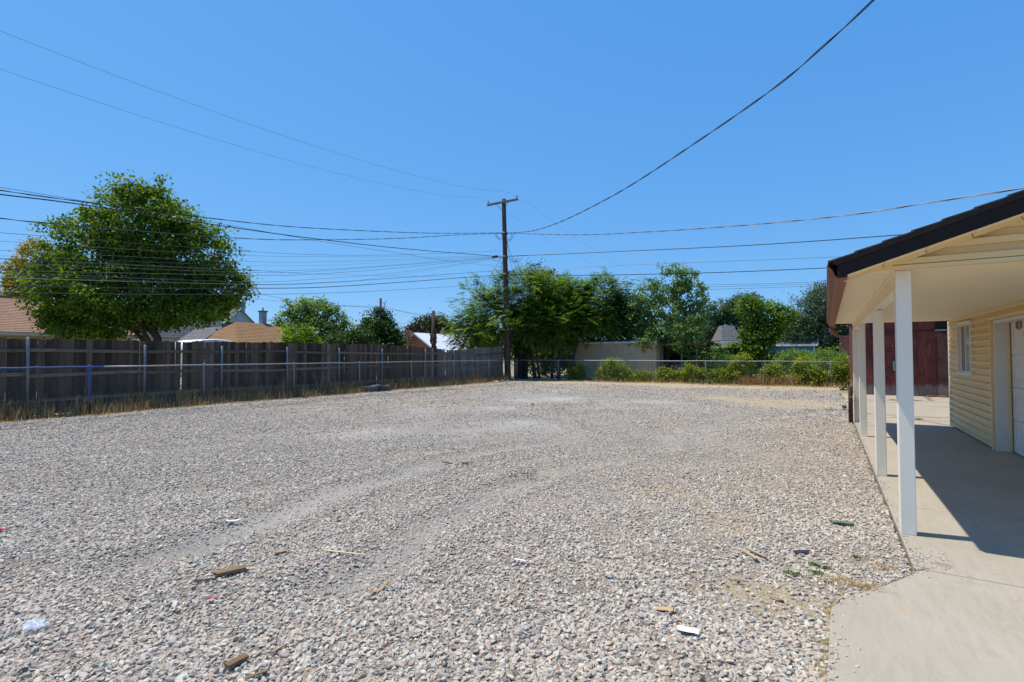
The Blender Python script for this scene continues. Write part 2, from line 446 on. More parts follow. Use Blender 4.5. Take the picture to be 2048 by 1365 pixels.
for k in range(12):
    bm = bmesh.new()
    bmesh.ops.create_icosphere(bm, subdivisions=2, radius=.5)
    r_ = random.Random(100 + k)
    dirs = [Vector((r_.gauss(0, 1), r_.gauss(0, 1), r_.gauss(0, 1))).normalized() for _ in range(8)]
    lim = [r_.uniform(.22, .38) for _ in dirs]
    for vtx in bm.verts:
        for d, l in zip(dirs, lim):
            e = vtx.co.dot(d) - l
            if e > 0: vtx.co -= d * e
        vtx.co *= r_.uniform(.95, 1.05)
        vtx.co.z *= .62
        vtx.co.y *= .8
    bmesh.ops.recalc_face_normals(bm, faces=bm.faces)
    sm = bpy.data.meshes.new('stone'); bm.to_mesh(sm); bm.free(); sm.materials.append(MT['stone'])
    stones.append(sm)
protos = bpy.data.collections.new('stone_kinds')
for k, sm in enumerate(stones):
    protos.objects.link(bpy.data.objects.new('stone_kind', sm))

def in_pad(x, y):                              # concrete footprint, a little inside
    return (x > .5) | ((y < 4.47) & (x > np.interp(y, [2.75, 3.5, 3.8, 4.47], [-.02, 0, .15, .53]) + 0.02))
def scatter(n, zmin, zmax, smin, smax, pw=1.0):
    """points spread over the lot between two distances from the camera, over the width the lens sees and some more"""
    Zc = np.sqrt(rng.uniform(zmin ** 2, zmax ** 2, n))
    Xc = rng.uniform(-1.22, 1.0, n) * (Zc + .6)
    x, y = Xc * ca - Zc * sa, Xc * sa + Zc * ca
    s = smin + (smax - smin) * rng.random(n) ** pw
    ok = (x > -16.3) & (x < .47) & (y < 27.5) & ~in_pad(x + .02, y)
    f, d = fines(x, y), dirtness(x, y)
    pat = .5 + .5 * np.sin(x * 2.3 + 1.3 * np.sin(y * 1.9)) * np.sin(y * 2.9 + 1.2 * np.sin(x * 1.7)); pat = pat * (.5 + .5 * np.sin(x * 6.1 + y * 2.2) * np.sin(y * 5.3 - x))
    ok &= rng.random(n) > np.maximum(np.maximum(f * .88, np.clip(d * 1.0, 0, .97)), .55 * pat)
    s = s * (1 + .3 * (1 - pat))
    s = s * (1 - .38 * f)
    return x[ok], y[ok], s[ok]
bands = [(1.3, 3.2, 75000, .006, .030), (3.2, 5.5, 120000, .007, .029), (5.5, 9, 150000, .009, .030), (9, 14, 100000, .013, .038), (14, 21, 56000, .02, .048), (21, 31, 30000, .028, .06)]
xs, ys, ss = [], [], []
for z0, z1, n_, s0, s1 in bands:
    a_, b_, c_ = scatter(n_, z0, z1, s0, s1, 1.9)
    xs.append(a_); ys.append(b_); ss.append(c_)
xs, ys, ss = np.concatenate(xs), np.concatenate(ys), np.concatenate(ss)
k_ = 900                                        # grit and stones kicked onto the concrete edge
ysp = np.concatenate([rng.uniform(4.3, 13.0, k_), rng.uniform(2.3, 4.6, 350), rng.normal(4.62, .12, 260)])
xed = np.where(ysp > 4.47, .49, np.interp(ysp, [2.3, 2.75, 3.5, 3.8, 4.47], [-.02, -.02, 0, .15, .53]))
xsp = xed + rng.exponential(.025, len(ysp)) + .004
xsp[-260:] += rng.exponential(.06, 260)
keep_ = rng.random(len(ysp)) < .5 + .5 * np.sin(ysp * 5) * np.sin(ysp * 2.3 + 1)
xsp, ysp = xsp[keep_], ysp[keep_]
n0 = len(xs)
xs, ys, ss = np.concatenate([xs, xsp]), np.concatenate([ys, ysp]), np.concatenate([ss, rng.uniform(.004, .02, len(xsp))])
n_ = len(xs)
zz = zt(xs, ys) + ss * rng.uniform(.0, .28, n_)
zz[n0:] = .03 + ss[n0:] * .12
me = bpy.data.meshes.new('gravel')
me.vertices.add(n_)
me.vertices.foreach_set('co', np.stack([xs, ys, zz], -1).astype(np.float32).ravel())
a = me.attributes.new('rot', 'FLOAT_VECTOR', 'POINT')
a.data.foreach_set('vector', np.stack([rng.normal(0, .42, n_), rng.normal(0, .42, n_), rng.uniform(0, 6.28, n_)], -1).astype(np.float32).ravel())
a = me.attributes.new('scl', 'FLOAT_VECTOR', 'POINT')
a.data.foreach_set('vector', (ss[:, None] * rng.uniform(.8, 1.3, (n_, 3)) * np.array([1.25, 1.1, 1.0])).astype(np.float32).ravel())
a = me.attributes.new('kind_index', 'INT', 'POINT')
a.data.foreach_set('value', rng.integers(0, len(stones), n_).astype(np.int32))
gravel = bpy.data.objects.new('gravel', me); C.objects.link(gravel)
tag(gravel, 'loose grey and pinkish crushed stone covering the lot', 'gravel', kind='stuff')
ng = bpy.data.node_groups.new('gravel_nodes', 'GeometryNodeTree')
ng.interface.new_socket('Geometry', in_out='INPUT', socket_type='NodeSocketGeometry')
ng.interface.new_socket('Geometry', in_out='OUTPUT', socket_type='NodeSocketGeometry')
gi, go = ng.nodes.new('NodeGroupInput'), ng.nodes.new('NodeGroupOutput')
ci = ng.nodes.new('GeometryNodeCollectionInfo'); ci.inputs['Collection'].default_value = protos
ci.inputs['Separate Children'].default_value = True; ci.inputs['Reset Children'].default_value = True
ip = ng.nodes.new('GeometryNodeInstanceOnPoints'); ip.inputs['Pick Instance'].default_value = True
def nattr(nm, ty):
    n = ng.nodes.new('GeometryNodeInputNamedAttribute'); n.data_type = ty; n.inputs['Name'].default_value = nm; return n.outputs['Attribute']
L = ng.links.new
L(gi.outputs[0], ip.inputs['Points']); L(ci.outputs[0], ip.inputs['Instance'])
L(nattr('kind_index', 'INT'), ip.inputs['Instance Index'])
L(nattr('rot', 'FLOAT_VECTOR'), ip.inputs['Rotation']); L(nattr('scl', 'FLOAT_VECTOR'), ip.inputs['Scale'])
L(ip.outputs[0], go.inputs[0])
gravel.modifiers.new('stones', 'NODES').node_group = ng

# the three hundred stones that show largest, each on its own
cnt = 0
while cnt < 280:
    Zc = math.sqrt(random.uniform(2.1 ** 2, 4.6 ** 2)); Xc = random.uniform(-1.06, .7) * Zc
    x, y = Xc * ca - Zc * sa, Xc * sa + Zc * ca
    if in_pad(np.array(x + .05), np.array(y)) or x > .4 or fines(x, y) > .55: continue
    s = random.uniform(.028, .042) * (1 if random.random() < .85 else 1.25)
    inst('stone', stones[cnt % 12], (x, y, float(zt(x, y)) + s * .12), (random.gauss(0, .3), random.gauss(0, .3), random.uniform(0, 6.28)),
         (s * random.uniform(1, 1.35), s * random.uniform(.9, 1.2), s * random.uniform(.75, 1.1)), lot)
    cnt += 1

# ------------------------------------------------------------------ concrete
def concmat(name, c1, c2, crack=0.0, stain=None):
    m, nt, nd, lk, bs = nodes_of(name)
    v = coords(nt, rnd=False)
    col = ramp(nt, noise(nt, v, 1.1, 8, .62), [(.3, c1), (.7, c2)])
    sp = ramp(nt, noise(nt, v, 160, 3, .6), [(.3, (.82, .81, .8)), (.6, (1.05, 1.05, 1.05))])
    col = mix(nt, .8, col, sp, 'MULTIPLY')
    wv = nd.new('ShaderNodeMapping'); wv.inputs['Scale'].default_value = (7, 1.2, 1); wv.inputs['Rotation'].default_value = (0, 0, .9)
    lk.new(v, wv.inputs[0])
    br = ramp(nt, noise(nt, wv.outputs[0], 3, 7, .7), [(.45, (1, 1, 1)), (.8, (.86, .84, .8))])
    col = mix(nt, 1, col, br, 'MULTIPLY')
    sm_ = nd.new('ShaderNodeMapping'); sm_.inputs['Scale'].default_value = (26, 1.6, 1); sm_.inputs['Rotation'].default_value = (0, 0, -.75)
    lk.new(v, sm_.inputs[0])
    col = mix(nt, ramp(nt, noise(nt, sm_.outputs[0], 2.2, 4, .6), [(.68, (0, 0, 0)), (.78, (.45, .45, .45))]), col, (.5, .48, .44))
    bl = ramp(nt, noise(nt, v, 3.3, 9, .75), [(.56, (0, 0, 0)), (.78, (.6, .6, .6))])
    col = mix(nt, bl, col, (.25, .205, .145))
    if crack:
        wp = nd.new('ShaderNodeMix'); wp.data_type = 'VECTOR'; wp.inputs[0].default_value = .22
        nn = nd.new('ShaderNodeTexNoise'); nn.inputs['Scale'].default_value = 1.5; lk.new(v, nn.inputs['Vector'])
        lk.new(v, wp.inputs[4]); lk.new(nn.outputs['Color'], wp.inputs[5])
        vo = voro(nt, wp.outputs[1], crack, 'DISTANCE_TO_EDGE')
        col = mix(nt, ramp(nt, vo.outputs['Distance'], [(0, (.8, .8, .8)), (.02, (0, 0, 0))]), col, (.1, .085, .06))
    for (sx, sy, rx, ry, cc, am) in stain or []:
        mp = nd.new('ShaderNodeMapping'); mp.vector_type = 'POINT'
        mp.inputs['Location'].default_value = (-sx / rx, -sy / ry, 0); mp.inputs['Scale'].default_value = (1 / rx, 1 / ry, 0)
        lk.new(v, mp.inputs[0])
        ln = N(nd, 'ShaderNodeVectorMath', operation='LENGTH'); lk.new(mp.outputs[0], ln.inputs[0])
        su = nd.new('ShaderNodeMath'); su.operation = 'MULTIPLY_ADD'; lk.new(noise(nt, v, 9, 8, .75), su.inputs[0]); su.inputs[1].default_value = .6
        l4 = nd.new('ShaderNodeMath'); l4.operation = 'MULTIPLY'; lk.new(ln.outputs['Value'], l4.inputs[0]); l4.inputs[1].default_value = .35; lk.new(l4.outputs[0], su.inputs[2])
        col = mix(nt, ramp(nt, su.outputs[0], [(.42, (am, am, am)), (.62, (0, 0, 0))]), col, cc)
    lk.new(col, bs.inputs['Base Color']); bs.inputs['Roughness'].default_value = .85; bs.inputs['Specular IOR Level'].default_value = .3
    bumpn(nt, noise(nt, v, 90, 5, .7), .18, .004)
    return m
st = G(1890, 1140); st2 = G(1805, 1232)
MT['concrete'] = concmat('concrete', (.385, .352, .295), (.325, .297, .245), stain=[(st.x, st.y, .07, .06, (.26, .19, .11), .85), (st2.x, st2.y, .03, .03, (.5, .25, .1), .6)])
MT['old_concrete'] = concmat('old_concrete', (.40, .35, .27), (.33, .285, .215), crack=.42)
ZC = 0.03
patio = MB().box(-.5, 12, -3, 23.2, -.3, -.045).build('concrete_patio', MT['soil'])
tag(patio, 'pale concrete walkway slabs beside the garage running to the red shed', 'concrete patio', kind='structure')
def jag(x0, x1, y, amp, n=26, seed=1):
    r_ = random.Random(seed); out = []
    off = 0
    for i in range(n + 1):
        off += r_.uniform(-1, 1) * amp; off *= .8
        out.append((x0 + (x1 - x0) * i / n, y + off + .12 * (i / n)))
    return out
def slab(poly, z1=ZC, mat='concrete'):
    return MB().prism(poly, -.09, z1).build('slab', MT[mat], patio, bevel=.006)
edge = [(-.03, -2.5), (-.02, 2.75), (0, 3.5), (.07, 3.66), (.15, 3.8), (.36, 4.12), (.53, 4.44)]
slab([(11, -2.5), (11, 4.44)] + edge[::-1])
x0 = .49
crk = jag(x0, 2.36, 6.15, .022, 30, 5)
slab([(x0, 4.452), (2.36, 4.452)] + [(p[0], p[1] - .004) for p in crk[::-1]])
slab([(p[0], p[1] + .004) for p in crk] + [(2.36, 7.6), (x0, 7.6)])
slab([(x0, 7.612), (2.36, 7.612), (2.36, 10.45), (x0, 10.45)])
slab([(x0, 10.462), (2.36, 10.462), (2.36, 13.45), (x0, 13.45)])
slab([(2.372, 4.452), (3.2, 4.452), (3.2, 10.5), (2.372, 10.5)])
yy = [13.47, 15.6, 18.0, 20.5, 23.3]
for i in range(4):
    cut = [.3, 3.0 + .2 * i, 6.5, 11]
    for j in range(3):
        slab([(cut[j] + (.25 if (i, j) == (3, 0) else 0), yy[i]), (cut[j + 1] - .015, yy[i]), (cut[j + 1] - .015, yy[i + 1] - .015), (cut[j], yy[i + 1] - .015)], .012 + .004 * ((i + j) % 2), 'old_concrete')

# ------------------------------------------------------------------ garage with porch
HC = 2.21                                       # porch ceiling
WX, GX = 2.21, 2.37                             # side wall plane, garage door plane
Y0, Y1 = 4.86, 13.55                            # roof ends
gar = empty('garage', (WX, 9, 0), 'cream sided garage with white posted porch along the right edge', 'garage')
gar.location = (0, 0, 0)
SL = 0.335
def roofz(x): return 2.275 + (x - .06) * SL
# roof courses: stepped shingle rows on the lot side, plain deck on the far side
b = MB()
xr = 6.2
nrow = 34
for i in range(nrow):
    xa, xb = .02 + (xr - .02) * i / nrow, .02 + (xr - .02) * (i + 1.12) / nrow
    j0, j1 = random.uniform(-.018, .012), random.uniform(-.01, .02)
    za, zb = roofz(xa) + .016, roofz(xb) + .004
    b.hexa([(xa, Y0 + j0, za - .012), (xb, Y0 + j0, zb - .012), (xb, Y1 + j1, zb - .012), (xa, Y1 + j1, za - .012)],
           [(xa, Y0 + j0, za), (xb, Y0 + j0, zb), (xb, Y1 + j1, zb), (xa, Y1 + j1, za)])
b.build('shingle_roof', MT['dark_shingle'], gar)
b = MB()
b.hexa([(.06, Y0 + .01, 2.25), (xr, Y0 + .01, roofz(xr) - .03), (xr, Y1 - .01, roofz(xr) - .03), (.06, Y1 - .01, 2.25)],
       [(.06, Y0 + .01, 2.272), (xr, Y0 + .01, roofz(xr) - .004), (xr, Y1 - .01, roofz(xr) - .004), (.06, Y1 - .01, 2.272)])
b.hexa([(xr + .005, Y0, roofz(xr) - .03), (12.3, Y0, 2.25), (12.3, Y1, 2.25), (xr + .005, Y1, roofz(xr) - .03)],
       [(xr + .005, Y0, roofz(xr) + .01), (12.3, Y0, 2.29), (12.3, Y1, 2.29), (xr + .005, Y1, roofz(xr) + .01)])
b.build('roof_deck', MT['dark_shingle'], gar)
# rake boards, front and back
for yy_, nm in ((Y0 + .005, 'front'), (Y1 - .03, 'back')):
    b = MB()
    b.hexa([(.085, yy_, roofz(.085) - .15), (xr, yy_, roofz(xr) - .15), (xr, yy_ + .022, roofz(xr) - .15), (.085, yy_ + .022, roofz(.085) - .15)],
           [(.085, yy_, roofz(.085) - .012), (xr, yy_, roofz(xr) - .012), (xr, yy_ + .022, roofz(xr) - .012), (.085, yy_ + .022, roofz(.085) - .012)])
    b.build('rake_board', MT['black_fascia'], gar)
b = MB()
b.hexa([(.075, Y0 - .006, roofz(.075) - .045), (xr, Y0 - .006, roofz(xr) - .045), (xr, Y0 + .004, roofz(xr) - .045), (.075, Y0 + .004, roofz(.075) - .045)],
       [(.075, Y0 - .006, roofz(.075) - .005), (xr, Y0 - .006, roofz(xr) - .005), (xr, Y0 + .004, roofz(xr) - .005), (.075, Y0 + .004, roofz(.075) - .005)])
b.build('drip_edge', MT['black_fascia'], gar)
# rake soffit: short panels between the rake board and the gable siding
YG = 5.13
nn = 22
for i in range(nn):
    xa, xb = .13 + (xr - .13) * i / nn, .13 + (xr - .13) * (i + 1) / nn - .006
    ya, yb = Y0 + .028, YG + .02
    dz = -.135
    MB().hexa([(xa, ya, roofz(xa) + dz - .012), (xb, ya, roofz(xb) + dz - .012), (xb, yb, roofz(xb) + dz - .012), (xa, yb, roofz(xa) + dz - .012)],
              [(xa, ya, roofz(xa) + dz), (xb, ya, roofz(xb) + dz), (xb, yb, roofz(xb) + dz), (xa, yb, roofz(xa) + dz)]).build('rake_soffit_panel', MT['soffit'], gar)
    MB().bar((xa, YG - .05, roofz(xa) + dz - .028), (xb, YG - .05, roofz(xb) + dz - .028), .02, .032).build('gable_trim', MT['siding'], gar)
# gable siding courses (dutch lap), clipped under the rake
def lap(z0, e, t=.046):                         # profile out/up for one course: proud flat foot, coved top
    return [(0, z0), (t, z0 + .004), (t, z0 + e * .45), (t * .3, z0 + e * .5), (t * .1, z0 + e * .6), (t * .06, z0 + e + .005), (0, z0 + e + .005)]
e = .112
k = 0
MB().box(.2, xr * 2 - .3, YG - .05, YG + .03, HC - .012, HC + .018).build('gable_starter', MT['siding'], gar)
while True:
    z0 = HC + .02 + k * e
    xs_ = .06 + (z0 + .125 - 2.275) / SL        # where this course meets the soffit
    xe_ = .06 + (z0 + e + .125 - 2.275) / SL
    if xs_ > 5.4: break
    pr = lap(z0, e)
    lo_, hi_ = max(.2, xs_), max(.2, xe_)
    vs, fs = [], []
    for i, (o_, z) in enumerate(pr):
        xl = .21 + max(0, (z + .125 - 2.275) / SL + .06 - .21)
        vs += [(xl, YG - o_, z), (2 * xr - xl, YG - o_, z)]
    n2 = len(pr)
    fs = [(2 * i, 2 * i + 1, 2 * ((i + 1) % n2) + 1, 2 * ((i + 1) % n2)) for i in range(n2)]
    fs += [tuple(2 * i for i in range(n2)), tuple(2 * i + 1 for i in range(n2))[::-1]]
    MB().add(vs, fs).build('gable_siding_board', MT['siding'], gar)
    k += 1
# ceiling: narrow beaded panels running from eave to wall
yb_ = YG + .03
np_ = 42
for i in range(np_):
    ya = yb_ + (Y1 - .06 - yb_) * i / np_
    yb = yb_ + (Y1 - .06 - yb_) * (i + 1) / np_
    w = (yb - ya)
    b = MB()
    for j in range(2):
        p, q = ya + w * j / 2, ya + w * (j + 1) / 2
        b.extr([(p + .004, HC), (p + w * .25 - .002, HC - .001), (q - .016, HC), (q - .012, HC + .014), (q, HC + .014), (q, HC + .018), (p, HC + .018), (p, HC + .012)], 'x', .19, 2.52)
    b.build('ceiling_panel', MT['soffit'], gar)
# eave fascia, gutter, outlet
MB().box(.16, .188, Y0 + .03, Y1 - .04, HC - .01, 2.26).build('eave_fascia', MT['soffit'], gar)
gp = [(.158, 2.255), (.155, 2.135), (.09, 2.128), (.062, 2.15), (.045, 2.2), (.02, 2.225), (.012, 2.25), (.018, 2.25), (.026, 2.23), (.052, 2.205), (.068, 2.158), (.092, 2.136), (.148, 2.142), (.152, 2.255)]
MB().extr(gp, 'y', Y0 + .03, Y1 - .02).build('gutter', MT['brown_gutter'], gar)
MB().extr([(.157, 2.25), (.155, 2.136), (.09, 2.129), (.062, 2.15), (.045, 2.2), (.02, 2.225), (.014, 2.25)], 'y', Y0 + .15, Y0 + .16).build('gutter_end_cap', MT['black_fascia'], gar)
MB().extr([(.16, 2.26), (.158, 2.133), (.09, 2.126), (.06, 2.15), (.043, 2.2), (.018, 2.225), (.009, 2.254), (.012, 2.254), (.046, 2.203), (.062, 2.152), (.091, 2.13), (.156, 2.136)], 'y', Y1 - .62, Y1 - .56).build('gutter_joint', MT['brown_gutter'], gar)
b = MB(); b.bar((.1, Y1 - .45, 2.13), (.1, Y1 - .45, 2.06), .07, .05); b.bar((.1, Y1 - .45, 2.07), (.21, Y1 - .35, 1.93), .07, .05)
b.build('downspout_elbow', MT['brown_gutter'], gar)
# beam on the posts
MB().box(.5, .545, 5.34, Y1 - .1, HC - .15, HC + .004).build('beam', MT['soffit'], gar)
MB().box(.548, .6, 5.34, Y1 - .1, HC - .145, HC - .002).build('beam', MT['white_vinyl'], gar)
MB().box(.485, .498, 5.24, Y1 - .12, HC - .03, HC - .001).build('beam_trim', MT['soffit'], gar)
for i, y in enumerate((5.23, 7.6, 11.08, 13.42)):
    b = MB()
    o = b.box(.495, .6, y, y + .105, ZC, HC - .005 if i == 0 else HC - .152).build('porch_post', MT['white_vinyl'], gar, bevel=.006)
# side wall: siding courses with a window opening
wy0, wy1, wz0, wz1 = 11.84, 12.86, 1.17, 2.085
MB().box(WX + .004, WX + .12, 10.72, 13.72, ZC, HC - .002).build('wall_sheathing', MT['white_trim'], gar)
ncr = 18
ew = (HC - .05 - ZC - .03) / ncr
for k in range(ncr):
    z0 = ZC + .03 + k * ew
    pr = [(WX - o_, z) for o_, z in lap(z0, ew, .046)]
    segs = [(10.63, 13.72)]
    if z0 + ew > wz0 - .02 and z0 < wz1 + .02: segs = [(10.63, wy0 - .03), (wy1 + .03, 13.72)]
    if k == ncr - 1: segs = [(4.9, 13.72)]
    for s0, s1 in segs:
        if k == ncr - 1 and s0 < 10: pass
        MB().extr(pr, 'y', s0, s1).build('siding_board', MT['siding'], gar)
MB().box(WX - .05, WX + .02, 13.722, 13.77, ZC, HC - .002).build('corner_trim', MT['white_trim'], gar)
MB().box(WX - .05, WX + .02, 10.56, 10.628, ZC, HC - ew - .052).build('corner_trim', MT['siding'], gar)
MB().box(WX - .052, WX + .02, 4.9, 13.72, HC - .05, HC - .004).build('frieze_trim', MT['siding'], gar)
# window
win = MB()
win.box(WX - .055, WX + .03, wy0 - .03, wy0 + .02, wz0, wz1); win.box(WX - .055, WX + .03, wy1 - .02, wy1 + .03, wz0, wz1)
win.box(WX - .055, WX + .03, wy0 - .03, wy1 + .03, wz1, wz1 + .04); win.box(WX - .06, WX + .03, wy0 - .03, wy1 + .03, wz0 - .04, wz0)
win = win.build('window', MT['white_trim'], gar)
ym = (wy0 + wy1) / 2
sash = MB()
for s0, s1, xx in ((wy0 + .02, ym + .02, WX - .03), (ym - .02, wy1 - .02, WX - .008)):
    sash.box(xx, xx + .018, s0, s0 + .035, wz0, wz1); sash.box(xx, xx + .018, s1 - .035, s1, wz0, wz1)
    sash.box(xx, xx + .018, s0 + .035, s1 - .035, wz0, wz0 + .035); sash.box(xx, xx + .018, s0 + .035, s1 - .035, wz1 - .035, wz1)
sash.build('sash', MT['white_trim'], win)
MT['pane_dark'] = M('pane_dark', (.07, .06, .05), (.12, .10, .085), scale=3, rough=.08, spec=.7)
MT['pane_pale'] = M('pane_pale', (.30, .35, .36), (.36, .41, .42), scale=2, rough=.08, spec=.7)
MB().box(WX - .002, WX + .002, ym, wy1 - .03, wz0 + .03, wz1 - .03).build('pane', MT['pane_dark'], win)
MB().box(WX - .023, WX - .019, wy0 + .03, ym, wz0 + .03, wz1 - .03).build('pane', MT['pane_pale'], win)
# garage door: jamb, head, four ribbed sections with raised panels
MT['door_paint'] = M('door_paint', (.71, .70, .66), (.66, .64, .6), scale=3, rough=.45, dirt=((.5, .44, .34), 3, .6, .85))
MB().box(WX - .014, GX + .03, 10.5, 10.558, ZC, HC - ew - .056).build('door_jamb', MT['door_paint'], gar)
MB().box(WX - .012, GX + .03, 5.2, 10.498, HC - ew - .1, HC - ew - .056).build('door_head', MT['door_paint'], gar)
MB().box(GX - .03, GX - .012, 10.44, 10.498, ZC, HC - ew - .102).build('door_stop', MT['siding'], gar)
dtop = HC - ew - .1
door = MB().box(GX + .04, GX + .06, 5.5, 10.498, ZC + .01, dtop).build('garage_door', MT['door_paint'], gar)
nsec = 4
hs_ = (dtop - ZC - .012) / nsec
for k in range(nsec):
    z0 = ZC + .012 + k * hs_
    sec = MB().box(GX + .002, GX + .038, 5.5, 10.495, z0 + .003, z0 + hs_ - .003)
    for j in range(8):
        ya = 10.40 - (j + 1) * .61
        yb2 = ya + .52
        for (p0, p1, q0, q1) in ((ya, yb2, z0 + .1, z0 + .118), (ya, yb2, z0 + hs_ - .118, z0 + hs_ - .1), (ya, ya + .018, z0 + .118, z0 + hs_ - .118), (yb2 - .018, yb2, z0 + .118, z0 + hs_ - .118)):
            sec.box(GX - .008, GX + .003, p0, p1, q0, q1)
        sec.box(GX - .004, GX + .003, ya + .06, yb2 - .06, z0 + .16, z0 + hs_ - .16)
    sec.build('door_section', MT['door_paint'], gar)
MT['brass'] = M('brass_ring', (.42, .29, .13), (.36, .25, .11), rough=.35, metal=.3)
hb = at(2041, 648, depth(GX, on_x(2041, GX)))
b = MB(); b.tube([(GX - .012, hb.y + .085 * math.cos(t / 18 * 6.283) * (1 - .25 * math.sin(t / 18 * 6.283)), hb.z + .075 * math.sin(t / 18 * 6.283)) for t in range(19)], .016, 6)
b.build('door_ornament', MT['brass'], gar, smooth=True)
# remaining walls of the garage (seen only from elsewhere)
b = MB()
b.box(WX, WX + .1, 4.95, 5.48, ZC, HC - ew - .06); b.box(WX + .14, 12.1, 13.6, 13.7, -.05, HC); b.box(12, 12.1, 5.0, 13.6, -.05, HC); b.box(WX + .14, 12, 5.0, 5.1, -.05, HC)
b.add([(WX + .2, 13.58, HC), (10.0, 13.58, HC), (6.2, 13.58, roofz(6.2) - .2), (WX + .2, 13.5, HC), (10.0, 13.5, HC), (6.2, 13.5, roofz(6.2) - .2)], [(0, 1, 2), (5, 4, 3), (0, 3, 4, 1), (1, 4, 5, 2), (2, 5, 3, 0)])
b.build('wall', MT['siding'], gar)

ms_ = at(2080, 371, 9)
MB().tube([(ms_.x, ms_.y, 2.6), (ms_.x, ms_.y, ms_.z + .12), (ms_.x, ms_.y, ms_.z + .16)], [.03, .03, .045], 10).build('service_mast', MT['galv_dull'], gar)

# rusty post by the patio edge
rp = G(1702, 847)
o = empty('rusty_post', (rp.x, rp.y, 0), 'short rusty steel post at the corner of the concrete by the porch', 'post')
MB().tube([(0, 0, -.1), (0, 0, .8), (.004, 0, .82)], [.045, .043, .03], 10).build('pipe', MT['rust'], o, smooth=True)
MB().box(-.03, .035, -.055, .055, .56, .60).build('clamp', MT['galv_dull'], o)
MB().bar((-.04, -.03, .5), (-.09, -.05, .47), .02, .02).build('hook', MT['white_plastic'], o)

# ------------------------------------------------------------------ red shed at the end of the apron
def redmat(name, c1, c2, c3):
    m, nt, nd, lk, bs = nodes_of(name)
    v = coords(nt, (4, 4, .7)); v2 = coords(nt, (1, 1, 1))
    col = ramp(nt, noise(nt, v, 3.2, 9, .7, .4), [(.3, c1), (.5, c2), (.72, c3)])
    col = mix(nt, ramp(nt, noise(nt, v2, 2.2, 7, .7), [(.42, (0, 0, 0)), (.66, (.9, .9, .9))]), col, (.035, .016, .014))
    sx = nd.new('ShaderNodeSeparateXYZ'); tc = nd.new('ShaderNodeTexCoord'); lk.new(tc.outputs['Object'], sx.inputs[0])
    ma = nd.new('ShaderNodeMath'); ma.operation = 'MULTIPLY_ADD'; lk.new(noise(nt, v, 4, 6), ma.inputs[0]); ma.inputs[1].default_value = -.7; lk.new(sx.outputs['Z'], ma.inputs[2])
    col = mix(nt, ramp(nt, ma.outputs[0], [(.0, (.8, .8, .8)), (.12, (0, 0, 0))]), col, (.17, .15, .135))       # splash wear with bare wood at the foot
    lk.new(col, bs.inputs['Base Color']); bs.inputs['Roughness'].default_value = .8
    bumpn(nt, noise(nt, v, 8, 6), .3, .005)
    return m
MT['red_wood'] = redmat('red_wood', (.045, .010, .009), (.15, .024, .018), (.30, .055, .038))
MT['red_brown'] = redmat('red_brown', (.05, .02, .013), (.12, .05, .03), (.2, .09, .05))
shed = empty('red_shed', (0, 0, 0), 'weathered dark red wooden shed at the end of the concrete apron', 'shed')
SX, SY, SH = .9, 23.2, 3.1
MB().box(SX + .03, 9.5, SY + .03, 27.6, 0, SH).build('wall', MT['red_wood'], shed)
x = SX
widths = [.55, .3, .62, .42, .95, .33, .52, .36, .42]
tops = []
for i, w in enumerate(widths):
    d = [.0, .012, .004, .01, .0, .012, .006, .0, .012][i]
    MB().box(x + .004, x + w - .004, SY - .012 - d, SY + .028, .015, 2.42 if i not in (4,) else 2.36).build('wall_panel', MT['red_wood'] if i != 7 else MT['red_brown'], shed)
    MB().box(x + .004, x + w - .004, SY - .006 - d, SY + .028, 2.44, SH - .05).build('wall_panel', MT['red_wood'], shed)
    x += w
xd = on_y(1873, SY)
for i in range(4):
    MB().box(xd + .01 + i * .32, xd + .01 + (i + 1) * .32 - .012, SY - .06 - .006 * (i % 2), SY - .03, .03, 2.3).build('sliding_door_board', MT['red_brown'], shed)
MB().box(xd - .05, xd + 3.0, SY - .16, SY - .02, 2.36, 2.42).build('door_track', MT['galv_dull'], shed)
MB().box(xd - .02, xd + 3.0, SY - .04, SY - .014, 2.43, 2.75).build('door_header', MT['black_fascia'], shed)
lx = on_y(1787, SY)
b = MB(); b.box(lx - .03, lx + .03, SY - .045, SY - .02, 1.0, 1.28); 
MB().bar((lx - .02, SY - .06, 1.0), (lx + .03, SY - .06, .93), .03, .05).build('padlock', MT['galv'], shed)
MB().box(lx - .05, lx - .02, SY - .04, SY - .02, 1.82, 1.86).build('hasp', MT['galv'], shed)
b.build('latch', MT['galv'], shed)
for i in range(7):
    MB().box(SX - .02 - .004 * (i % 2), SX + .028, SY + .0 + i * .6, SY + .6 + i * .6 - .01, .02, SH - .06).build('side_board', MT['red_brown'] if i < 2 else MT['red_wood'], shed)
b = MB(); b.hexa([(SX - .3, SY - .3, SH - .02), (9.8, SY - .3, SH - .02), (9.8, 27.9, SH + .45), (SX - .3, 27.9, SH + .45)], [(SX - .3, SY - .3, SH + .06), (9.8, SY - .3, SH + .06), (9.8, 27.9, SH + .53), (SX - .3, 27.9, SH + .53)])
b.build('roof', MT['dark_shingle'], shed)
bk = G(1866, 794)
for i in range(2):
    o = MB().box(-.11, .11, -.05, .05, 0, .065).build('brick', MT['rust'])
    o.location = (bk.x + .3 * i - .1, SY - .16 - .03 * i, .016); o.rotation_euler = (0, 0, .2 - .5 * i)
    MT.setdefault('brick_red', M('brick_red', (.32, .13, .08), (.26, .1, .065), scale=20, rough=.9, bump=.3))
    o.data.materials[0] = MT['brick_red']
    tag(o, ['left one of two loose bricks lying at the foot of the red shed', 'right one of two loose bricks lying at the foot of the red shed'][i], 'brick', 'loose bricks by the red shed')

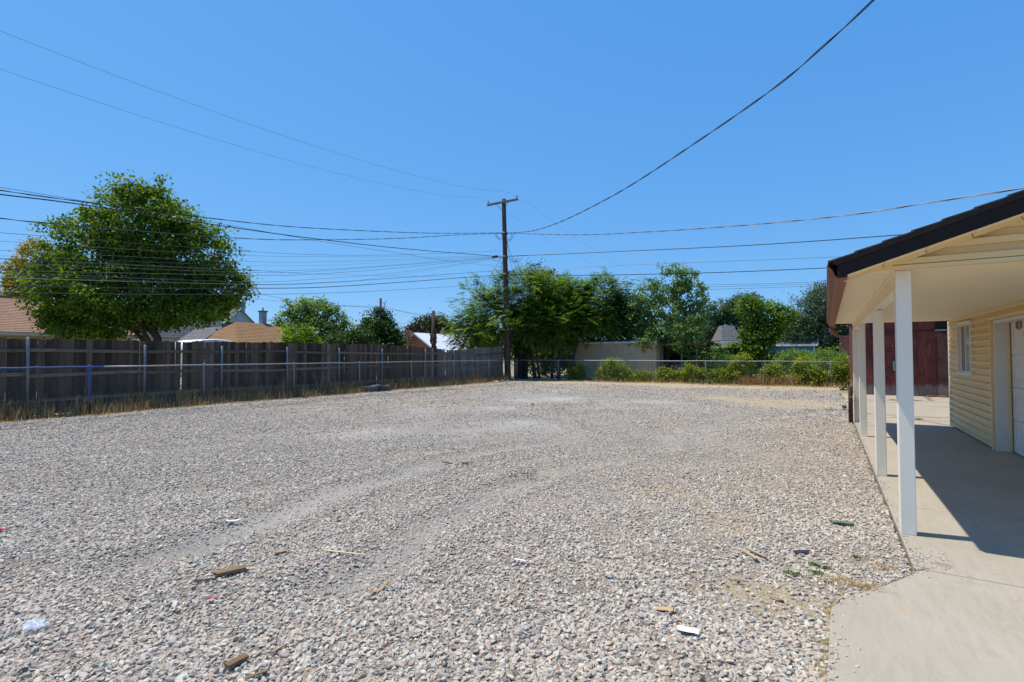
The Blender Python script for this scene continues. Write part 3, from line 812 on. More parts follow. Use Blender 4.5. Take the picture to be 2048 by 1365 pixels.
# ------------------------------------------------------------------ wooden fence on the left
WXF = -16.65
wood = empty('wooden_fence', (WXF, 2, 0), 'tall weathered board fence with three rails along the left side', 'fence')
wood.location = (0, 0, 0)
tops = [(-3, 1.9), (4, 1.92), (6.7, 1.92), (9.7, 1.95), (13.9, 1.97), (16.1, 1.96), (18.0, 1.9), (19.2, 1.85), (20.3, 1.77), (21.0, 1.79), (22.4, 1.86), (22.6, 1.9), (25.5, 2.05)]
tx, tz = [t[0] for t in tops], [t[1] for t in tops]
bmeshes = {}
for mk in ('fence_brown', 'fence_grey'):
    L_ = []
    for k in range(6):
        r_ = random.Random(40 + k)
        c1_, c2_ = r_.uniform(0, .02), r_.uniform(0, .02)
        wv_ = [r_.uniform(-.003, .003) for _ in range(4)]
        b = MB()
        b.add([(-.009, -.5, 0), (.009, -.5, 0), (.009, .5, 0), (-.009, .5, 0),
               (-.009 + wv_[0], -.5, .5), (.009 + wv_[0], -.5, .5), (.009 + wv_[1], .5, .5), (-.009 + wv_[1], .5, .5),
               (-.009, -.5, 1 - c1_), (.009, -.5, 1 - c1_), (.009, .5, 1 - c2_), (-.009, .5, 1 - c2_)],
              [(3, 2, 1, 0), (8, 9, 10, 11)] + [(i + 4 * l, (i + 1) % 4 + 4 * l, (i + 1) % 4 + 4 + 4 * l, i + 4 + 4 * l) for l in range(2) for i in range(4)])
        L_.append(b.mesh('board', MT[mk]))
    bmeshes[mk] = L_
y = -1.5
nb = 0
while y < 25.45:
    w = random.uniform(.125, .145)
    gap = random.choice((-.003, -.002, .004, .009)) if y < 6.4 else random.choice((-.003, -.003, -.003, .001, .003))
    if 7.3 < y < 7.45 or 15.2 < y < 15.3: gap = .03
    h = float(np.interp(y, tx, tz)) + random.gauss(0, .009)
    if 15.9 < y < 17.3 and nb % 3 == 0: h -= .14        # broken tops
    grey = y > 19.6 or random.random() < .03
    lean = random.gauss(0, .004)
    out = 0
    if 20.0 < y < 22.3: lean, out = .075 + random.gauss(0, .006), .05     # the section that sags sideways
    elif 19.2 < y <= 20.0: lean = -.03
    elif y >= 22.3: lean = -.02
    o = inst('board', bmeshes['fence_grey' if grey else 'fence_brown'][nb % 6], (WXF + random.uniform(-.008, .008), y + w / 2, random.uniform(.0, .03)),
             (-lean, random.gauss(0, .006), random.gauss(0, .015)), (1, w, h), wood)
    nb += 1
    y += w + gap
posts_w = [on_x(p, WXF + .09) for p in (58, 290, 444, 575, 679, 764, 848, 908)]
posts_w = [1.2] + posts_w
for i, y in enumerate(posts_w):
    ln = .1 if i == 7 else random.gauss(0, .012)
    hh = 1.93 if i < 2 else 1.78
    if i == 8: hh = 1.5
    MB().tube([(WXF + .09, y, -.1), (WXF + .09, y + ln, hh), (WXF + .09, y + ln, hh + .015)], [.036, .036, .01], 10).build('post', MT['galv_dull'], wood, smooth=True)
bounds = [-1.5] + posts_w + [22.4, 25.4]
for i in range(len(bounds) - 1):
    a_, b_ = bounds[i], bounds[i + 1]
    for hz in (.36, 1.0, 1.6):
        d0, d1 = random.gauss(0, .03), random.gauss(0, .03)
        if i == 2: d0, d1 = d0 + .02, d1 + .05
        if bounds[i] > 20: d0, d1 = -.12, .06
        ext = random.choice((0, 0, .35))
        xo_ = WXF + .033 + .005 * (i % 2)
        MB().bar((xo_, a_ + .01, hz + d0), (xo_, b_ - .01 + ext, hz + d1), .038, .085).build('rail', MT['rail_wood'], wood)
for (yy_, hh_) in ((21.1, 1.85), (22.45, 1.9)):
    MB().bar((WXF + .06, yy_ + .25, .0), (WXF + .06, yy_, hh_), .09, .09, (1, 0, 0)).build('post', MT['fence_grey'], wood)

# dark board panel past the pole, behind the corner
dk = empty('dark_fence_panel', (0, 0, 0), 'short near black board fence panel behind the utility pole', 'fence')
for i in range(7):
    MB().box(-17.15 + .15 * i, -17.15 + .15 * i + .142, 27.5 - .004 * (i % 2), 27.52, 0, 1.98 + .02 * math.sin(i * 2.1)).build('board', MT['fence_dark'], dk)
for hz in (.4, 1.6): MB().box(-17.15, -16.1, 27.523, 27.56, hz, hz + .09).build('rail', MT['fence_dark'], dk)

# ------------------------------------------------------------------ chain link fences
def chain_fence(name, label, p, q, posts, H=1.2, paint=None):
    p, q = Vector((p[0], p[1], 0)), Vector((q[0], q[1], 0))
    d = (q - p); Ln = d.length; d.normalize()
    nrm = Vector((-d.y, d.x, 0))
    t = empty(name, (0, 0, 0), label, 'fence')
    for i, s in enumerate(posts):
        c = p + d * s
        h = H + (.09 if i in (0,) and paint is None else .0)
        MB().tube([c + Vector((0, 0, -.1)), c + Vector((random.gauss(0, .012), random.gauss(0, .012), h + .02)), c + Vector((0, 0, h + .05))], [.03, .03, .012], 10).build('post', MT['blue_paint'] if paint and i < paint else MT['galv_dull'], t, smooth=True)
    cuts = [0, Ln] if not paint else [0, posts[paint - 1] + .3, Ln]
    for i in range(len(cuts) - 1):
        pts = [p + d * (cuts[i] + (cuts[i + 1] - cuts[i]) * k / 24) + Vector((0, 0, H + random.gauss(0, .004))) for k in range(25)]
        MB().tube(pts, .022, 8).build('top_rail', MT['blue_paint'] if paint and i == 0 else MT['galv'], t, smooth=True)
    b = MB()
    pitch = .075
    top, bot = H + .015, .03
    for fam in (1, -1):
        n_ = int(Ln / pitch) + 18
        for k in range(n_):
            s0 = k * pitch - (1.2 if fam > 0 else 0)
            s1 = s0 + fam * (top - bot)
            z0, z1 = bot, top
            if fam < 0: pass
            lo_, hi_ = (s0, s1)
            if min(lo_, hi_) < 0 or max(lo_, hi_) > Ln: continue
            sag = .01 * math.sin(s0 * 1.3)
            a_ = p + d * s0 + nrm * (.03 + .002 * fam + sag) + Vector((0, 0, z0)); c_ = p + d * s1 + nrm * (.03 + .002 * fam + sag) + Vector((0, 0, z1))
            b.tube([a_, c_], .0017, 3, False)
    tag(b.build('wire_mesh', MT['galv_dull'], t, fix=False), kind='stuff')
    return t
CX = -16.15
ys_ = [on_x(p_, CX) for p_ in (180, 409, 588, 719, 823, 908, 979)]
y_a = -1.0
chain_fence('chain_link_fence', 'low chain link fence with blue painted end in front of the board fence', (CX, y_a), (CX, 26.7), [ys_[0] - 3.05 - y_a] + [v_ - y_a for v_ in ys_], paint=2)
def backy(x): return 26.75 + (x + 16.2) * .075
xs_b = []
for px_ in (1034, 1117, 1205, 1302, 1411, 1529, 1661):
    x_ = -8.0
    for _ in range(20): x_ = on_y(px_, backy(x_))
    xs_b.append(x_)
pb, qb = (xs_b[0], backy(xs_b[0])), (.84, backy(.84))
kx = math.hypot(1, .075)
chain_fence('chain_link_fence', 'low chain link fence across the back of the lot with vines on it', pb, qb, [(x_ - xs_b[0]) * kx for x_ in xs_b])
o = empty('gate_post', (xs_b[0] - .14, 26.82, 0), 'lone galvanised post standing left of the back fence corner', 'post')
MB().tube([(0, 0, -.1), (0, 0, 1.32), (0, 0, 1.35)], [.038, .038, .01], 10).build('pipe', MT['galv_dull'], o, smooth=True)
MB().tube([(.0, -.045, 1.1), (.09, -.03, 1.1)], .012, 6).build('hinge', MT['galv_dull'], o)

# ------------------------------------------------------------------ utility poles and wires
PX, PY = -16.4, on_x(1016, -16.4)
PZ = depth(PX, PY)
pole = empty('utility_pole', (PX, PY, 0), 'tall dark wooden utility pole with single crossarm at the fence corner', 'pole')
ph = hgt(396, PX, PY)
tl = at(1007.5, 396, PZ)
lean = Vector((tl.x - PX, tl.y - PY, 0))
MB().tube([lean * (k / 10) + Vector((0, 0, -.3 + (ph + .3) * k / 10)) for k in range(11)], [.20 - .075 * k / 10 for k in range(11)], 16).build('shaft', MT['pole_wood'], pole, smooth=True)
za = hgt(404, PX, PY)
lz = lean * (za / ph)
arm = MB().bar(lz + Vector((-1.12, -.17, za)), lz + Vector((1.12, -.17, za)), .09, .12).build('crossarm', MT['pole_arm'], pole, bevel=.008)
for s in (-1, 1):
    MB().bar(lz + Vector((s * .42, -.15, za - .05)), lz + Vector((s * .05, -.13, za - .5)), .012, .035, (0, 1, 0)).build('brace', MT['steel'], pole)
    b = MB()
    b.tube([lz + Vector((s * 1.04, -.17, za + .06)), lz + Vector((s * 1.04, -.17, za + .12)), lz + Vector((s * 1.04, -.17, za + .14)), lz + Vector((s * 1.04, -.17, za + .19)), lz + Vector((s * 1.04, -.17, za + .21)), lz + Vector((s * 1.04, -.17, za + .25))], [.02, .02, .06, .055, .035, .045], 10)
    b.build('insulator', MT['ceramic'], pole, smooth=True)
for zz, nm in ((hgt(466, PX, PY), 'cable_bracket'), (hgt(514, PX, PY), 'cable_bracket'), (hgt(549, PX, PY), 'cable_bracket')):
    c = lean * (zz / ph)
    MB().tube([c + Vector((0, 0, zz - .06)), c + Vector((0, 0, zz + .06))], [.19, .19], 14).build(nm, MT['steel'], pole, smooth=True)
MB().tube([lean * .2 + Vector((.17, -.09, 0)), lean * .5 + Vector((.14, -.08, 5.5))], .022, 6).build('ground_conduit', MT['steel'], pole)
# drip loops by the service drops
for (x0_, y0_, x1_, y1_, sg) in ((992, 467, 1006, 477, 8), (988, 467, 1005, 474, 6), (1014, 475, 1028, 468, 9), (1014, 480, 1024, 468, 8), (984, 516, 1003, 516, 7), (1018, 516, 1034, 516, 9), (1022, 517, 1038, 517, 8), (1026, 514, 1044, 515, 10)):
    pts = []
    for k in range(9):
        t = k / 8
        pts.append(at(x0_ + (x1_ - x0_) * t, y0_ + (y1_ - y0_) * t + sg * 4 * t * (1 - t), PZ - .1) - Vector((PX, PY, 0)))
    MB().tube(pts, .012, 5).build('drip_loop', MT['cable'], pole)
MB().tube([at(p_[0], p_[1], PZ - .2) - Vector((PX, PY, 0)) for p_ in ((996, 513), (990, 513.5), (984, 515))], [.05, .1, .04], 8).build('splice_case', MT['cable'], pole, smooth=True)

EXT = {}
def stretch(pts, c):
    a_, b_ = EXT.get(tuple(pts[0]), 0), EXT.get(tuple(pts[-1]), 0)
    if a_: c = [c[0] + (c[0] - c[2]).normalized() * a_ * (1 - k / 10) for k in range(10)] + c
    if b_: c = c + [c[-1] + (c[-1] - c[-3]).normalized() * b_ * (k + 1) / 10 for k in range(10)]
    return c
def catmull(pts, n=12):
    P = [Vector(p) for p in pts]
    P = [P[0] * 2 - P[1]] + P + [P[-1] * 2 - P[-2]]
    out = []
    for i in range(1, len(P) - 2):
        for k in range(n):
            t = k / n
            out.append(.5 * ((2 * P[i]) + (P[i + 1] - P[i - 1]) * t + (2 * P[i - 1] - 5 * P[i] + 4 * P[i + 1] - P[i + 2]) * t * t + (3 * P[i] - P[i - 1] - 3 * P[i + 1] + P[i + 2]) * t ** 3))
    out.append(P[-2])
    return out
def wire(label, pts, rad=.012, mat='wire', group=None, twist=False, name='overhead_wire'):
    c = stretch(pts, catmull(pts, 14))
    if twist:
        c2 = stretch(pts, catmull(pts, 40))
        b = MB()
        acc = 0
        s1, s2 = [], []
        for i, p in enumerate(c2):
            if i: acc += (p - c2[i - 1]).length
            a_ = acc * 2 * math.pi / 1.7
            off = Vector((math.cos(a_) * .5, math.cos(a_) * .5, math.sin(a_))) * rad * 1.25
            s1.append(p + off); s2.append(p - off)
        b.tube(s1, rad, 5); b.tube(s2, rad, 5)
        o = b.build(name, MT[mat])
    else:
        o = MB().tube(c, rad, 5).build(name, MT[mat])
    tag(o, label, 'wire', group)
    return o
def span(pix, z0, z1):                          # pixel path, depth running evenly from z0 to z1
    x0_, x1_ = pix[0][0], pix[-1][0]
    # interpolate inverse depth so that a straight line stays straight
    out = []
    for (x_, y_) in pix:
        t = (x_ - x0_) / (x1_ - x0_)
        out.append(at(x_, y_, 1 / ((1 - t) / z0 + t / z1)))
    EXT[tuple(out[0])] = 16 if z0 < 12 else 0      # runs straight on to the next pole, out of view
    EXT[tuple(out[-1])] = {7: 5, 20: 16, 24: 16}.get(z1, 0)
    return out
# the two top conductors run along the fence line, hung on the crossarm
for s, lab in ((1, 'thin top power line from the right end of the crossarm over the lot'), (-1, 'thin top power line from the left end of the crossarm over the lot')):
    a0 = Vector((PX, PY, 0)) + lz + Vector((s * 1.04, -.17, za + .23))
    pts = []
    for k in range(11):
        t = k / 10; yv = a0.y - 44 * t
        pts.append((a0.x, yv, a0.z - 4 * 2.3 * t * (1 - t)))
    pts2 = [(a0.x, a0.y + 46 * t / 8, a0.z - 4 * 1.5 * (t / 8) * (1 - t / 8)) for t in range(1, 9)]
    wire(lab, pts[::-1] + pts2, .0035, 'wire')
PZc = PZ
Lf = -90
wire('thick twisted service cable meeting the pole at the upper bracket from the left', span([(Lf, 366), (0, 381), (150, 402), (430, 438), (600, 455), (800, 465), (900, 467), (1003, 466)], 11, PZ), .008, 'cable', twist=True)
wire('thickest black cable slanting across the big tree to the middle of the pole', span([(Lf, 374), (0, 389), (160, 409), (430, 450), (600, 474), (800, 497), (1003, 514)], 11, PZ), .016, 'cable')
wire('thin wire just above the two thick cables at upper left', span([(Lf, 364), (0, 375), (175, 404), (430, 446), (640, 483), (800, 507), (880, 520), (1003, 534)], 11, PZ + .3), .006, 'wire')
wire('sagging twisted cable joining the upper bracket below the thick service cable', span([(Lf, 430), (0, 437), (120, 449), (480, 477), (640, 480), (800, 477), (920, 470), (1003, 467)], 11, PZ), .008, 'wire', twist=True)
grp = 'thin wires fanning left from the pole'
for wi, (pth, rd) in enumerate((([(0, 466), (110, 474), (480, 502), (640, 510), (800, 510), (1003, 502)], .011), ([(0, 483), (480, 511), (700, 514), (900, 514), (1003, 512)], .008),
                ([(0, 501), (480, 523), (650, 524), (850, 518), (1003, 513)], .009), ([(0, 512), (480, 531), (650, 531), (800, 524), (1003, 514)], .006),
                ([(0, 518), (490, 541), (600, 541), (750, 533), (1003, 514)], .011), ([(0, 527), (490, 545), (620, 544), (800, 531), (1003, 515)], .011),
                ([(0, 541), (490, 551), (620, 549), (800, 536), (1003, 515)], .013), ([(0, 545), (490, 564), (640, 558), (800, 545), (1003, 516)], .010),
                ([(0, 549), (490, 570), (640, 567), (750, 557), (1003, 517)], .006), ([(60, 520), (490, 540), (590, 547), (720, 551), (1003, 556)], .007))):
    p0_, p1_ = pth[0], pth[1]
    ex = (Lf, p0_[1] + (p0_[1] - p1_[1]) / (p1_[0] - p0_[0]) * 90 - 1)
    wire(['uppermost', 'second from the top', 'third from the top', 'fourth from the top', 'fifth from the top', 'sixth from the top', 'seventh from the top', 'eighth from the top', 'ninth from the top'][wi] + ' of the thin wires fanning left from the pole' if wi < 9 else 'thin wire crossing under the fan of wires left of the pole', span([ex] + pth, 11, PZ), rd * .55, 'wire', grp)
wire('pale grey cable sagging left from just above the lowest bracket', span([(Lf, 552), (0, 556), (490, 569), (640, 566), (800, 556), (1003, 541)], 11, PZ), .010, 'wire')
wire('heavy low cable running left from the lowest bracket on the pole', span([(Lf, 568), (0, 572), (300, 577), (490, 577), (640, 575), (800, 565), (1003, 550)], 11, PZ), .014, 'cable')
wire('lowest thin wire running left over the board fence into the bushes', span([(Lf, 582), (0, 585), (300, 589), (500, 589), (640, 587), (800, 580), (985, 568)], 11.5, PZ + 1), .008, 'wire')
# to the right
wire('twisted service cable sweeping from the pole to the upper right corner', span([(1012, 467), (1060, 463), (1100, 452), (1150, 431), (1250, 378), (1400, 280), (1550, 175), (1650, 90), (1747, 0), (1860, -115)], PZ, 7), .010, 'cable', twist=True)
wire('twisted service cable running right to the top of the garage roof', span([(1012, 467), (1150, 470), (1300, 464), (1500, 450), (1700, 430), (1850, 407), (2020, 381), (2080, 371)], PZ, 9), .009, 'wire', twist=True)
wire('thick straight cable from the middle bracket behind the garage roof', span([(1018, 513), (1200, 505), (1500, 491), (1790, 471), (1960, 458)], PZ, 20), .02, 'cable')
wire('pale cable passing over the locust tree to the gutter', span([(1018, 543), (1080, 538), (1200, 533), (1350, 527), (1660, 515), (1800, 508)], PZ, 24), .013, 'wire_pale')
wire('black cable through the tree tops from the lowest bracket to the gutter', span([(1018, 550), (1150, 551), (1250, 550), (1450, 545), (1660, 536), (1800, 529)], PZ, 24), .019, 'cable')
for lb_, pth in zip(('middle', 'lowest', 'highest'), ([(1120, 565), (1280, 575), (1430, 574), (1660, 567), (1760, 563)], [(1120, 575), (1300, 580), (1430, 579), (1660, 571), (1760, 566)], [(1120, 560), (1280, 569), (1430, 570), (1560, 567), (1700, 561)])):
    wire(lb_ + ' of three thin distant wires between the locust tree and the gutter', span(pth, 62, 58), .018, 'wire', 'three distant wires at right')
wire('guy wire slanting down left from the pole into the bushes', [at(1002, 516, PZ), at(965, 580, PZ + 1.5), at(925, 645, PZ + 3), at(880, 716, PZ + 4.6)], .010, 'wire', name='guy_wire')
for k, (a_, b_) in enumerate((((1014, 483), (1036, 546)), ((1014, 483), (1026, 545)), ((1032, 520), (1046, 552)))):
    wire(['longest of the three short lines slanting down right below the upper bracket', 'steepest of the three short lines slanting down right below the upper bracket', 'lowest short line hanging off the middle bracket towards the tree'][k], [at(*a_, PZ), at((a_[0] + b_[0]) / 2 - 1, (a_[1] + b_[1]) / 2 + 1, PZ + .4), at(*b_, PZ + .9)], .010, 'wire')

# far poles
def far_pole(label, px, ytop, Z, r=.14, mat='pole_wood', arms=(), base=None):
    b_ = at(px, 711, Z); top = at(px, ytop, Z).z
    o = empty('utility_pole', (b_.x, b_.y, 0), label, 'pole')
    MB().tube([(0, 0, -.3), (0, 0, top)], [r * 1.3, r], 10).build('shaft', MT[mat], o, smooth=True)
    for (ya, hw, dirx) in arms:
        z_ = at(px, ya, Z).z
        MB().bar(Vector((-hw, -r - .05, z_)), Vector((hw, -r - .05, z_)), .1, .12).build('crossarm', MT['pole_arm'], o)
        for s in (-1, 1):
            MB().tube([(s * hw * .85, -r - .05, z_ + .05), (s * hw * .85, -r - .05, z_ + .3)], [.06, .04], 6).build('insulator', MT['ceramic'], o)
    return o, b_, top
fp, fb, ft = far_pole('distant pole with bracket arms rising behind the dark conical tree', 760.5, 597, 62)
for (z0_, z1_) in ((ft - .55, ft - 1.05), (ft - 2.0, ft - 2.4)):
    b = MB(); b.tube([(0, 0, z0_), (.45, .15, z0_ - .05), (.55, .2, z0_ - .5), (0, 0, z1_)], .035, 6)
    b.build('bracket_arm', MT['steel'], fp)
    MB().tube([(.55, .2, z0_ - .5), (.6, .2, z0_ + .05), (.75, .25, z0_ + .2)], [.03, .05, .06], 6).build('insulator', MT['ceramic'], fp)
fq, fqb, fqt = far_pole('distant pole wrapped in dry vines in front of the white metal roof', 866.5, 622, 52, .16)
b = MB(); v_ = []
for k in range(40):
    a0_ = random.uniform(0, 6.28); z_ = random.uniform(0, hgt(668, fqb.x, fqb.y)); 
    b.tube([(math.cos(a0_) * .2, math.sin(a0_) * .2, z_), (math.cos(a0_ + .5) * .32, math.sin(a0_ + .5) * .32, z_ + .3), (math.cos(a0_ + 1) * .22, math.sin(a0_ + 1) * .22, z_ + .7)], [.05, .09, .04], 4)
tag(b.build('dry_vine', MT['bark'], fq), kind='stuff')
far_pole('distant pole with crossarm above the leafy tree left of the garage', 1524, 605, 70, .15, arms=((607, 1.25, 0),))
far_pole('slim blue steel pole standing behind the yellowing tree at far left', 38.5, 502, 38, .05, 'blue_paint')
wire('far wire between the distant poles and the bright tree', span([(500, 584), (620, 607), (760, 617), (866, 634), (905, 636)], 60, 56), .02, 'wire')
wire('far wire dropping left from the vine wrapped pole to the brick chimney', span([(800, 650), (830, 640), (866, 626)], 56, 52), .014, 'wire')
wire('far wire running right from the vine wrapped pole into the bushes', span([(867, 625), (885, 629), (912, 634)], 52, 50), .014, 'wire')
wire('far wire passing left from the bracket arm pole over the blue house', span([(500, 598), (600, 606), (700, 612), (757, 613)], 62, 62), .016, 'wire')
wire('far wire running right from the bracket arm pole', span([(770, 613), (830, 630), (905, 646)], 62, 66), .012, 'wire')

# ------------------------------------------------------------------ trees and shrubs
LEAF = {
    'maple': leafmat('leaf_maple', (.030, .066, .010), (.066, .122, .016), (.135, .19, .025)),
    'yellowing': leafmat('leaf_yellowing', (.09, .10, .012), (.19, .17, .02), (.30, .23, .03)),
    'bright': leafmat('leaf_bright', (.05, .10, .015), (.10, .18, .022), (.18, .26, .035)),
    'mulb': leafmat('leaf_mulberry', (.03, .065, .010), (.07, .13, .016), (.15, .22, .03)),
    'mid': leafmat('leaf_mid', (.055, .10, .025), (.10, .165, .04), (.16, .23, .06)),
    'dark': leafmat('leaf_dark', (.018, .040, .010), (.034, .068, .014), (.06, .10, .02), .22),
    'brownish': leafmat('leaf_brownish', (.02, .032, .012), (.042, .052, .018), (.07, .075, .028), .2),
    'heaven': leafmat('leaf_heaven', (.040, .084, .017), (.084, .155, .027), (.19, .25, .045)),
    'locust': leafmat('leaf_locust', (.05, .10, .028), (.085, .15, .04), (.14, .21, .06)),
    'olive': leafmat('leaf_olive', (.035, .06, .030), (.06, .095, .048), (.10, .14, .07), .25),
    'vine': leafmat('leaf_vine', (.06, .105, .016), (.14, .19, .024), (.28, .27, .04)),
    'far': leafmat('leaf_far', (.03, .055, .022), (.05, .085, .035), (.08, .12, .05), .25),
}
def unit(n, g):
    v = g.normal(size=(n, 3)); return v / np.linalg.norm(v, axis=1, keepdims=True)
def leaf_arrays(pos, d, nrm, ln, wd, tint, curl=.12):
    """one folded leaf (two triangles) per point: base, two sides, tip"""
    d = d / np.linalg.norm(d, axis=1, keepdims=True)
    sd_ = np.cross(d, nrm); sd_ /= np.linalg.norm(sd_, axis=1, keepdims=True) + 1e-9
    up = np.cross(sd_, d)
    L_, W_ = ln[:, None], wd[:, None]
    v0 = pos
    v1 = pos + d * L_ * .45 - sd_ * W_ * .5 + up * L_ * curl
    v2 = pos + d * L_
    v3 = pos + d * L_ * .45 + sd_ * W_ * .5 + up * L_ * curl
    v = np.stack([v0, v1, v2, v3], 1).reshape(-1, 3)
    b = np.arange(len(pos))[:, None] * 4
    f = np.concatenate([b + np.array([[0, 1, 2]]), b + np.array([[0, 2, 3]])])
    return v, f, np.repeat(tint, 4)
def clumps(blobs, n, g, inner=.55, sprig=.11):
    """clump centres spread through the outer part of a union of ellipsoids; returns centre, outward direction"""
    B = np.array(blobs, float)
    vol = (B[:, 3] * B[:, 4] * B[:, 5]) ** (2 / 3)
    k = g.choice(len(B), n, p=vol / vol.sum())
    u = unit(n, g)
    r = inner + (1 - inner) * g.random(n) ** .6
    far_ = g.random(n) < sprig                   # sprigs that stick out of the outline
    r = np.where(far_, g.uniform(1.0, 1.24, n), r)
    c = B[k, :3] + u * B[k, 3:] * r[:, None]
    keep = np.ones(n, bool)
    for b in B:                                # thin out what lies deep inside another lobe
        q = np.linalg.norm((c - b[:3]) / b[3:], axis=1)
        keep &= ~((q < inner * .85) & (g.random(n) < .8))
    return c[keep], u[keep]
def make_crown(name, blobs, mat, parent, seed, ncl, per, size, spread, style='leaf', droop=.3, tint_sp=.22, inner=.55, flat=1.0, sprig=.11):
    g = np.random.default_rng(seed)
    c, out = clumps(blobs, ncl, g, inner, sprig)
    m_ = len(c)
    ctint = np.clip(g.normal(.42, .22, m_), 0, 1)
    V, F, T = [], [], []
    if style == 'leaf':
        n = m_ * per
        ci_ = np.repeat(np.arange(m_), per)
        off = g.normal(size=(n, 3)) * spread * np.array([1, 1, .75 * flat]) * (0.6 + .8 * g.random((m_, 1)))[ci_]
        pos = c[ci_] + off
        d = unit(n, g) * .8 + out[ci_] * .5 + np.array([0, 0, -droop])
        nr = unit(n, g) * .7 + np.array([0, 0, .8]) + out[ci_] * .3
        ln = size * g.uniform(.65, 1.3, n)
        v, f, t = leaf_arrays(pos, d, nr, ln, ln * g.uniform(.6, .85, n), np.clip(ctint[ci_] + g.normal(0, tint_sp, n), 0, 1))
        V.append(v); F.append(f); T.append(t)
    else:                                      # feathery compound fronds
        nf = m_ * per
        ci_ = np.repeat(np.arange(m_), per)
        base = c[ci_] + g.normal(size=(nf, 3)) * spread
        d = out[ci_] * .7 + unit(nf, g) * .75 + np.array([0, 0, .25])
        d /= np.linalg.norm(d, axis=1, keepdims=True)
        ln = size * g.uniform(.6, 1.25, nf)
        side = np.cross(d, np.array([0, 0, 1.0])); side /= np.linalg.norm(side, axis=1, keepdims=True) + 1e-6
        npair = 7 if style == 'frond' else 9
        off_v = 0
        for k in range(npair):
            t_ = (k + 1.2) / (npair + .2)
            p = base + d * (ln * t_)[:, None] + np.array([0, 0, -1.0]) * (droop * ln * t_ ** 2)[:, None]
            for s in (-1, 1):
                dd = side * s * .85 + d * .45 + np.array([0, 0, -.22 - droop * .5])
                ll = ln * (.36 if style == 'frond' else .22) * (1 - .45 * abs(t_ - .45)) * g.uniform(.8, 1.15, nf)
                nr = np.array([0, 0, 1.0]) + unit(nf, g) * .35
                v, f, t = leaf_arrays(p, dd, nr, ll, ll * (.42 if style == 'frond' else .5), np.clip(ctint[ci_] + g.normal(0, tint_sp * .8, nf), 0, 1), .05)
                V.append(v); F.append(f + off_v); T.append(t); off_v += len(v)
    v = np.concatenate(V); t = np.concatenate(T)
    f = np.concatenate(F)
    me_ = arrays(name, v, f3=f, mat=LEAF[mat], attr=('tint', t))
    o = bpy.data.objects.new(name, me_); C.objects.link(o); o.parent = parent
    o['kind'] = 'stuff'
    return o, c
def tree(name, label, cat, base, blobs, mat, seed, trunk_r=.18, trunk_top=None, ncl=300, per=60, size=.13, spread=.28, style='leaf', limbs=7, bark='bark', stems=None, group=None, **kw):
    """blobs in world coordinates (x, y, z, rx, ry, rz); base = ground point"""
    t = empty(name, (base[0], base[1], 0), label, cat, group)
    bl = [(b[0] - base[0], b[1] - base[1], b[2], b[3], b[4], b[5]) for b in blobs]
    r_ = random.Random(seed)
    ctr = Vector(np.average(np.array(bl)[:, :3], axis=0, weights=np.array(bl)[:, 3]))
    top = Vector((ctr.x * .5, ctr.y * .5, trunk_top if trunk_top else ctr.z * .75))
    for (sx, sy, rr) in (stems or [(0, 0, trunk_r)]):
        tp = Vector((top.x + sx * 1.6, top.y + sy * 1.6, top.z * r_.uniform(.9, 1.1)))
        bs_ = Vector((sx, sy, -.15))
        pts = [bs_.lerp(tp, k / 6) + Vector((r_.gauss(0, .25 * rr), r_.gauss(0, .25 * rr), 0)) * (k > 0) for k in range(7)]
        MB().tube(pts, [rr * (1.35 if k == 0 else 1.08 - .09 * k) for k in range(7)], 9).build('trunk', MT[bark], t, smooth=True)
        for k in range(max(2, limbs // len(stems or [1]))):
            b = r_.choice(bl)
            e_ = Vector((b[0] + r_.uniform(-.6, .6) * b[3], b[1] + r_.uniform(-.6, .6) * b[4], b[2] + r_.uniform(-.2, .75) * b[5]))
            st_ = pts[r_.randint(3, 6)]
            mid_ = st_.lerp(e_, .5) + Vector((r_.gauss(0, .2), r_.gauss(0, .2), .12 * (e_ - st_).length))
            q1 = st_.lerp(mid_, .5) + Vector((r_.gauss(0, .1), r_.gauss(0, .1), 0))
            MB().tube([st_, q1, mid_, mid_.lerp(e_, .55) + Vector((0, 0, .1)), e_], [rr * .55, rr * .45, rr * .33, rr * .2, .012], 7).build('limb', MT[bark], t, smooth=True)
    make_crown('crown', bl, mat, t, seed, ncl, per, size, spread, style, **kw)
    return t
def bl(px, py, Z, w, h, dd=None):               # a crown lobe: photo centre, depth, photo half sizes
    p = at(px, py, Z); rx = w * Z / FPX; rz = h * Z / FPX
    return (p.x, p.y, p.z, rx, dd if dd else rx, rz)
def gp(px, Z): p = at(px, 711, Z); return (p.x, p.y)

tree('maple_tree', 'large round dark green tree behind the board fence at left', 'tree', gp(322, 22),
     [bl(150, 648, 21.5, 40, 22), bl(215, 655, 21.5, 30, 20), bl(460, 575, 22, 30, 36), bl(285, 455, 22, 98, 83), bl(375, 500, 22, 78, 78), bl(195, 520, 22, 88, 78), bl(138, 580, 22, 70, 62), bl(270, 580, 22, 124, 72), bl(428, 582, 22, 54, 50), bl(165, 630, 22, 57, 37), bl(365, 612, 22, 88, 36), bl(290, 405, 22, 46, 37)],
     'maple', 3, trunk_r=.22, trunk_top=3.6, ncl=1250, per=60, size=.14, spread=.19, limbs=16, inner=.5, sprig=.12, droop=.5)
tree('maple_tree', 'yellowing tree showing behind the left of the large round tree', 'tree', gp(70, 37),
     [bl(76, 510, 37, 24, 34), bl(38, 542, 37, 28, 28), bl(34, 580, 37, 32, 24), bl(72, 565, 37, 40, 34)], 'yellowing', 5, trunk_r=.14, trunk_top=4, ncl=170, per=55, size=.17, spread=.24, limbs=6, droop=.4)
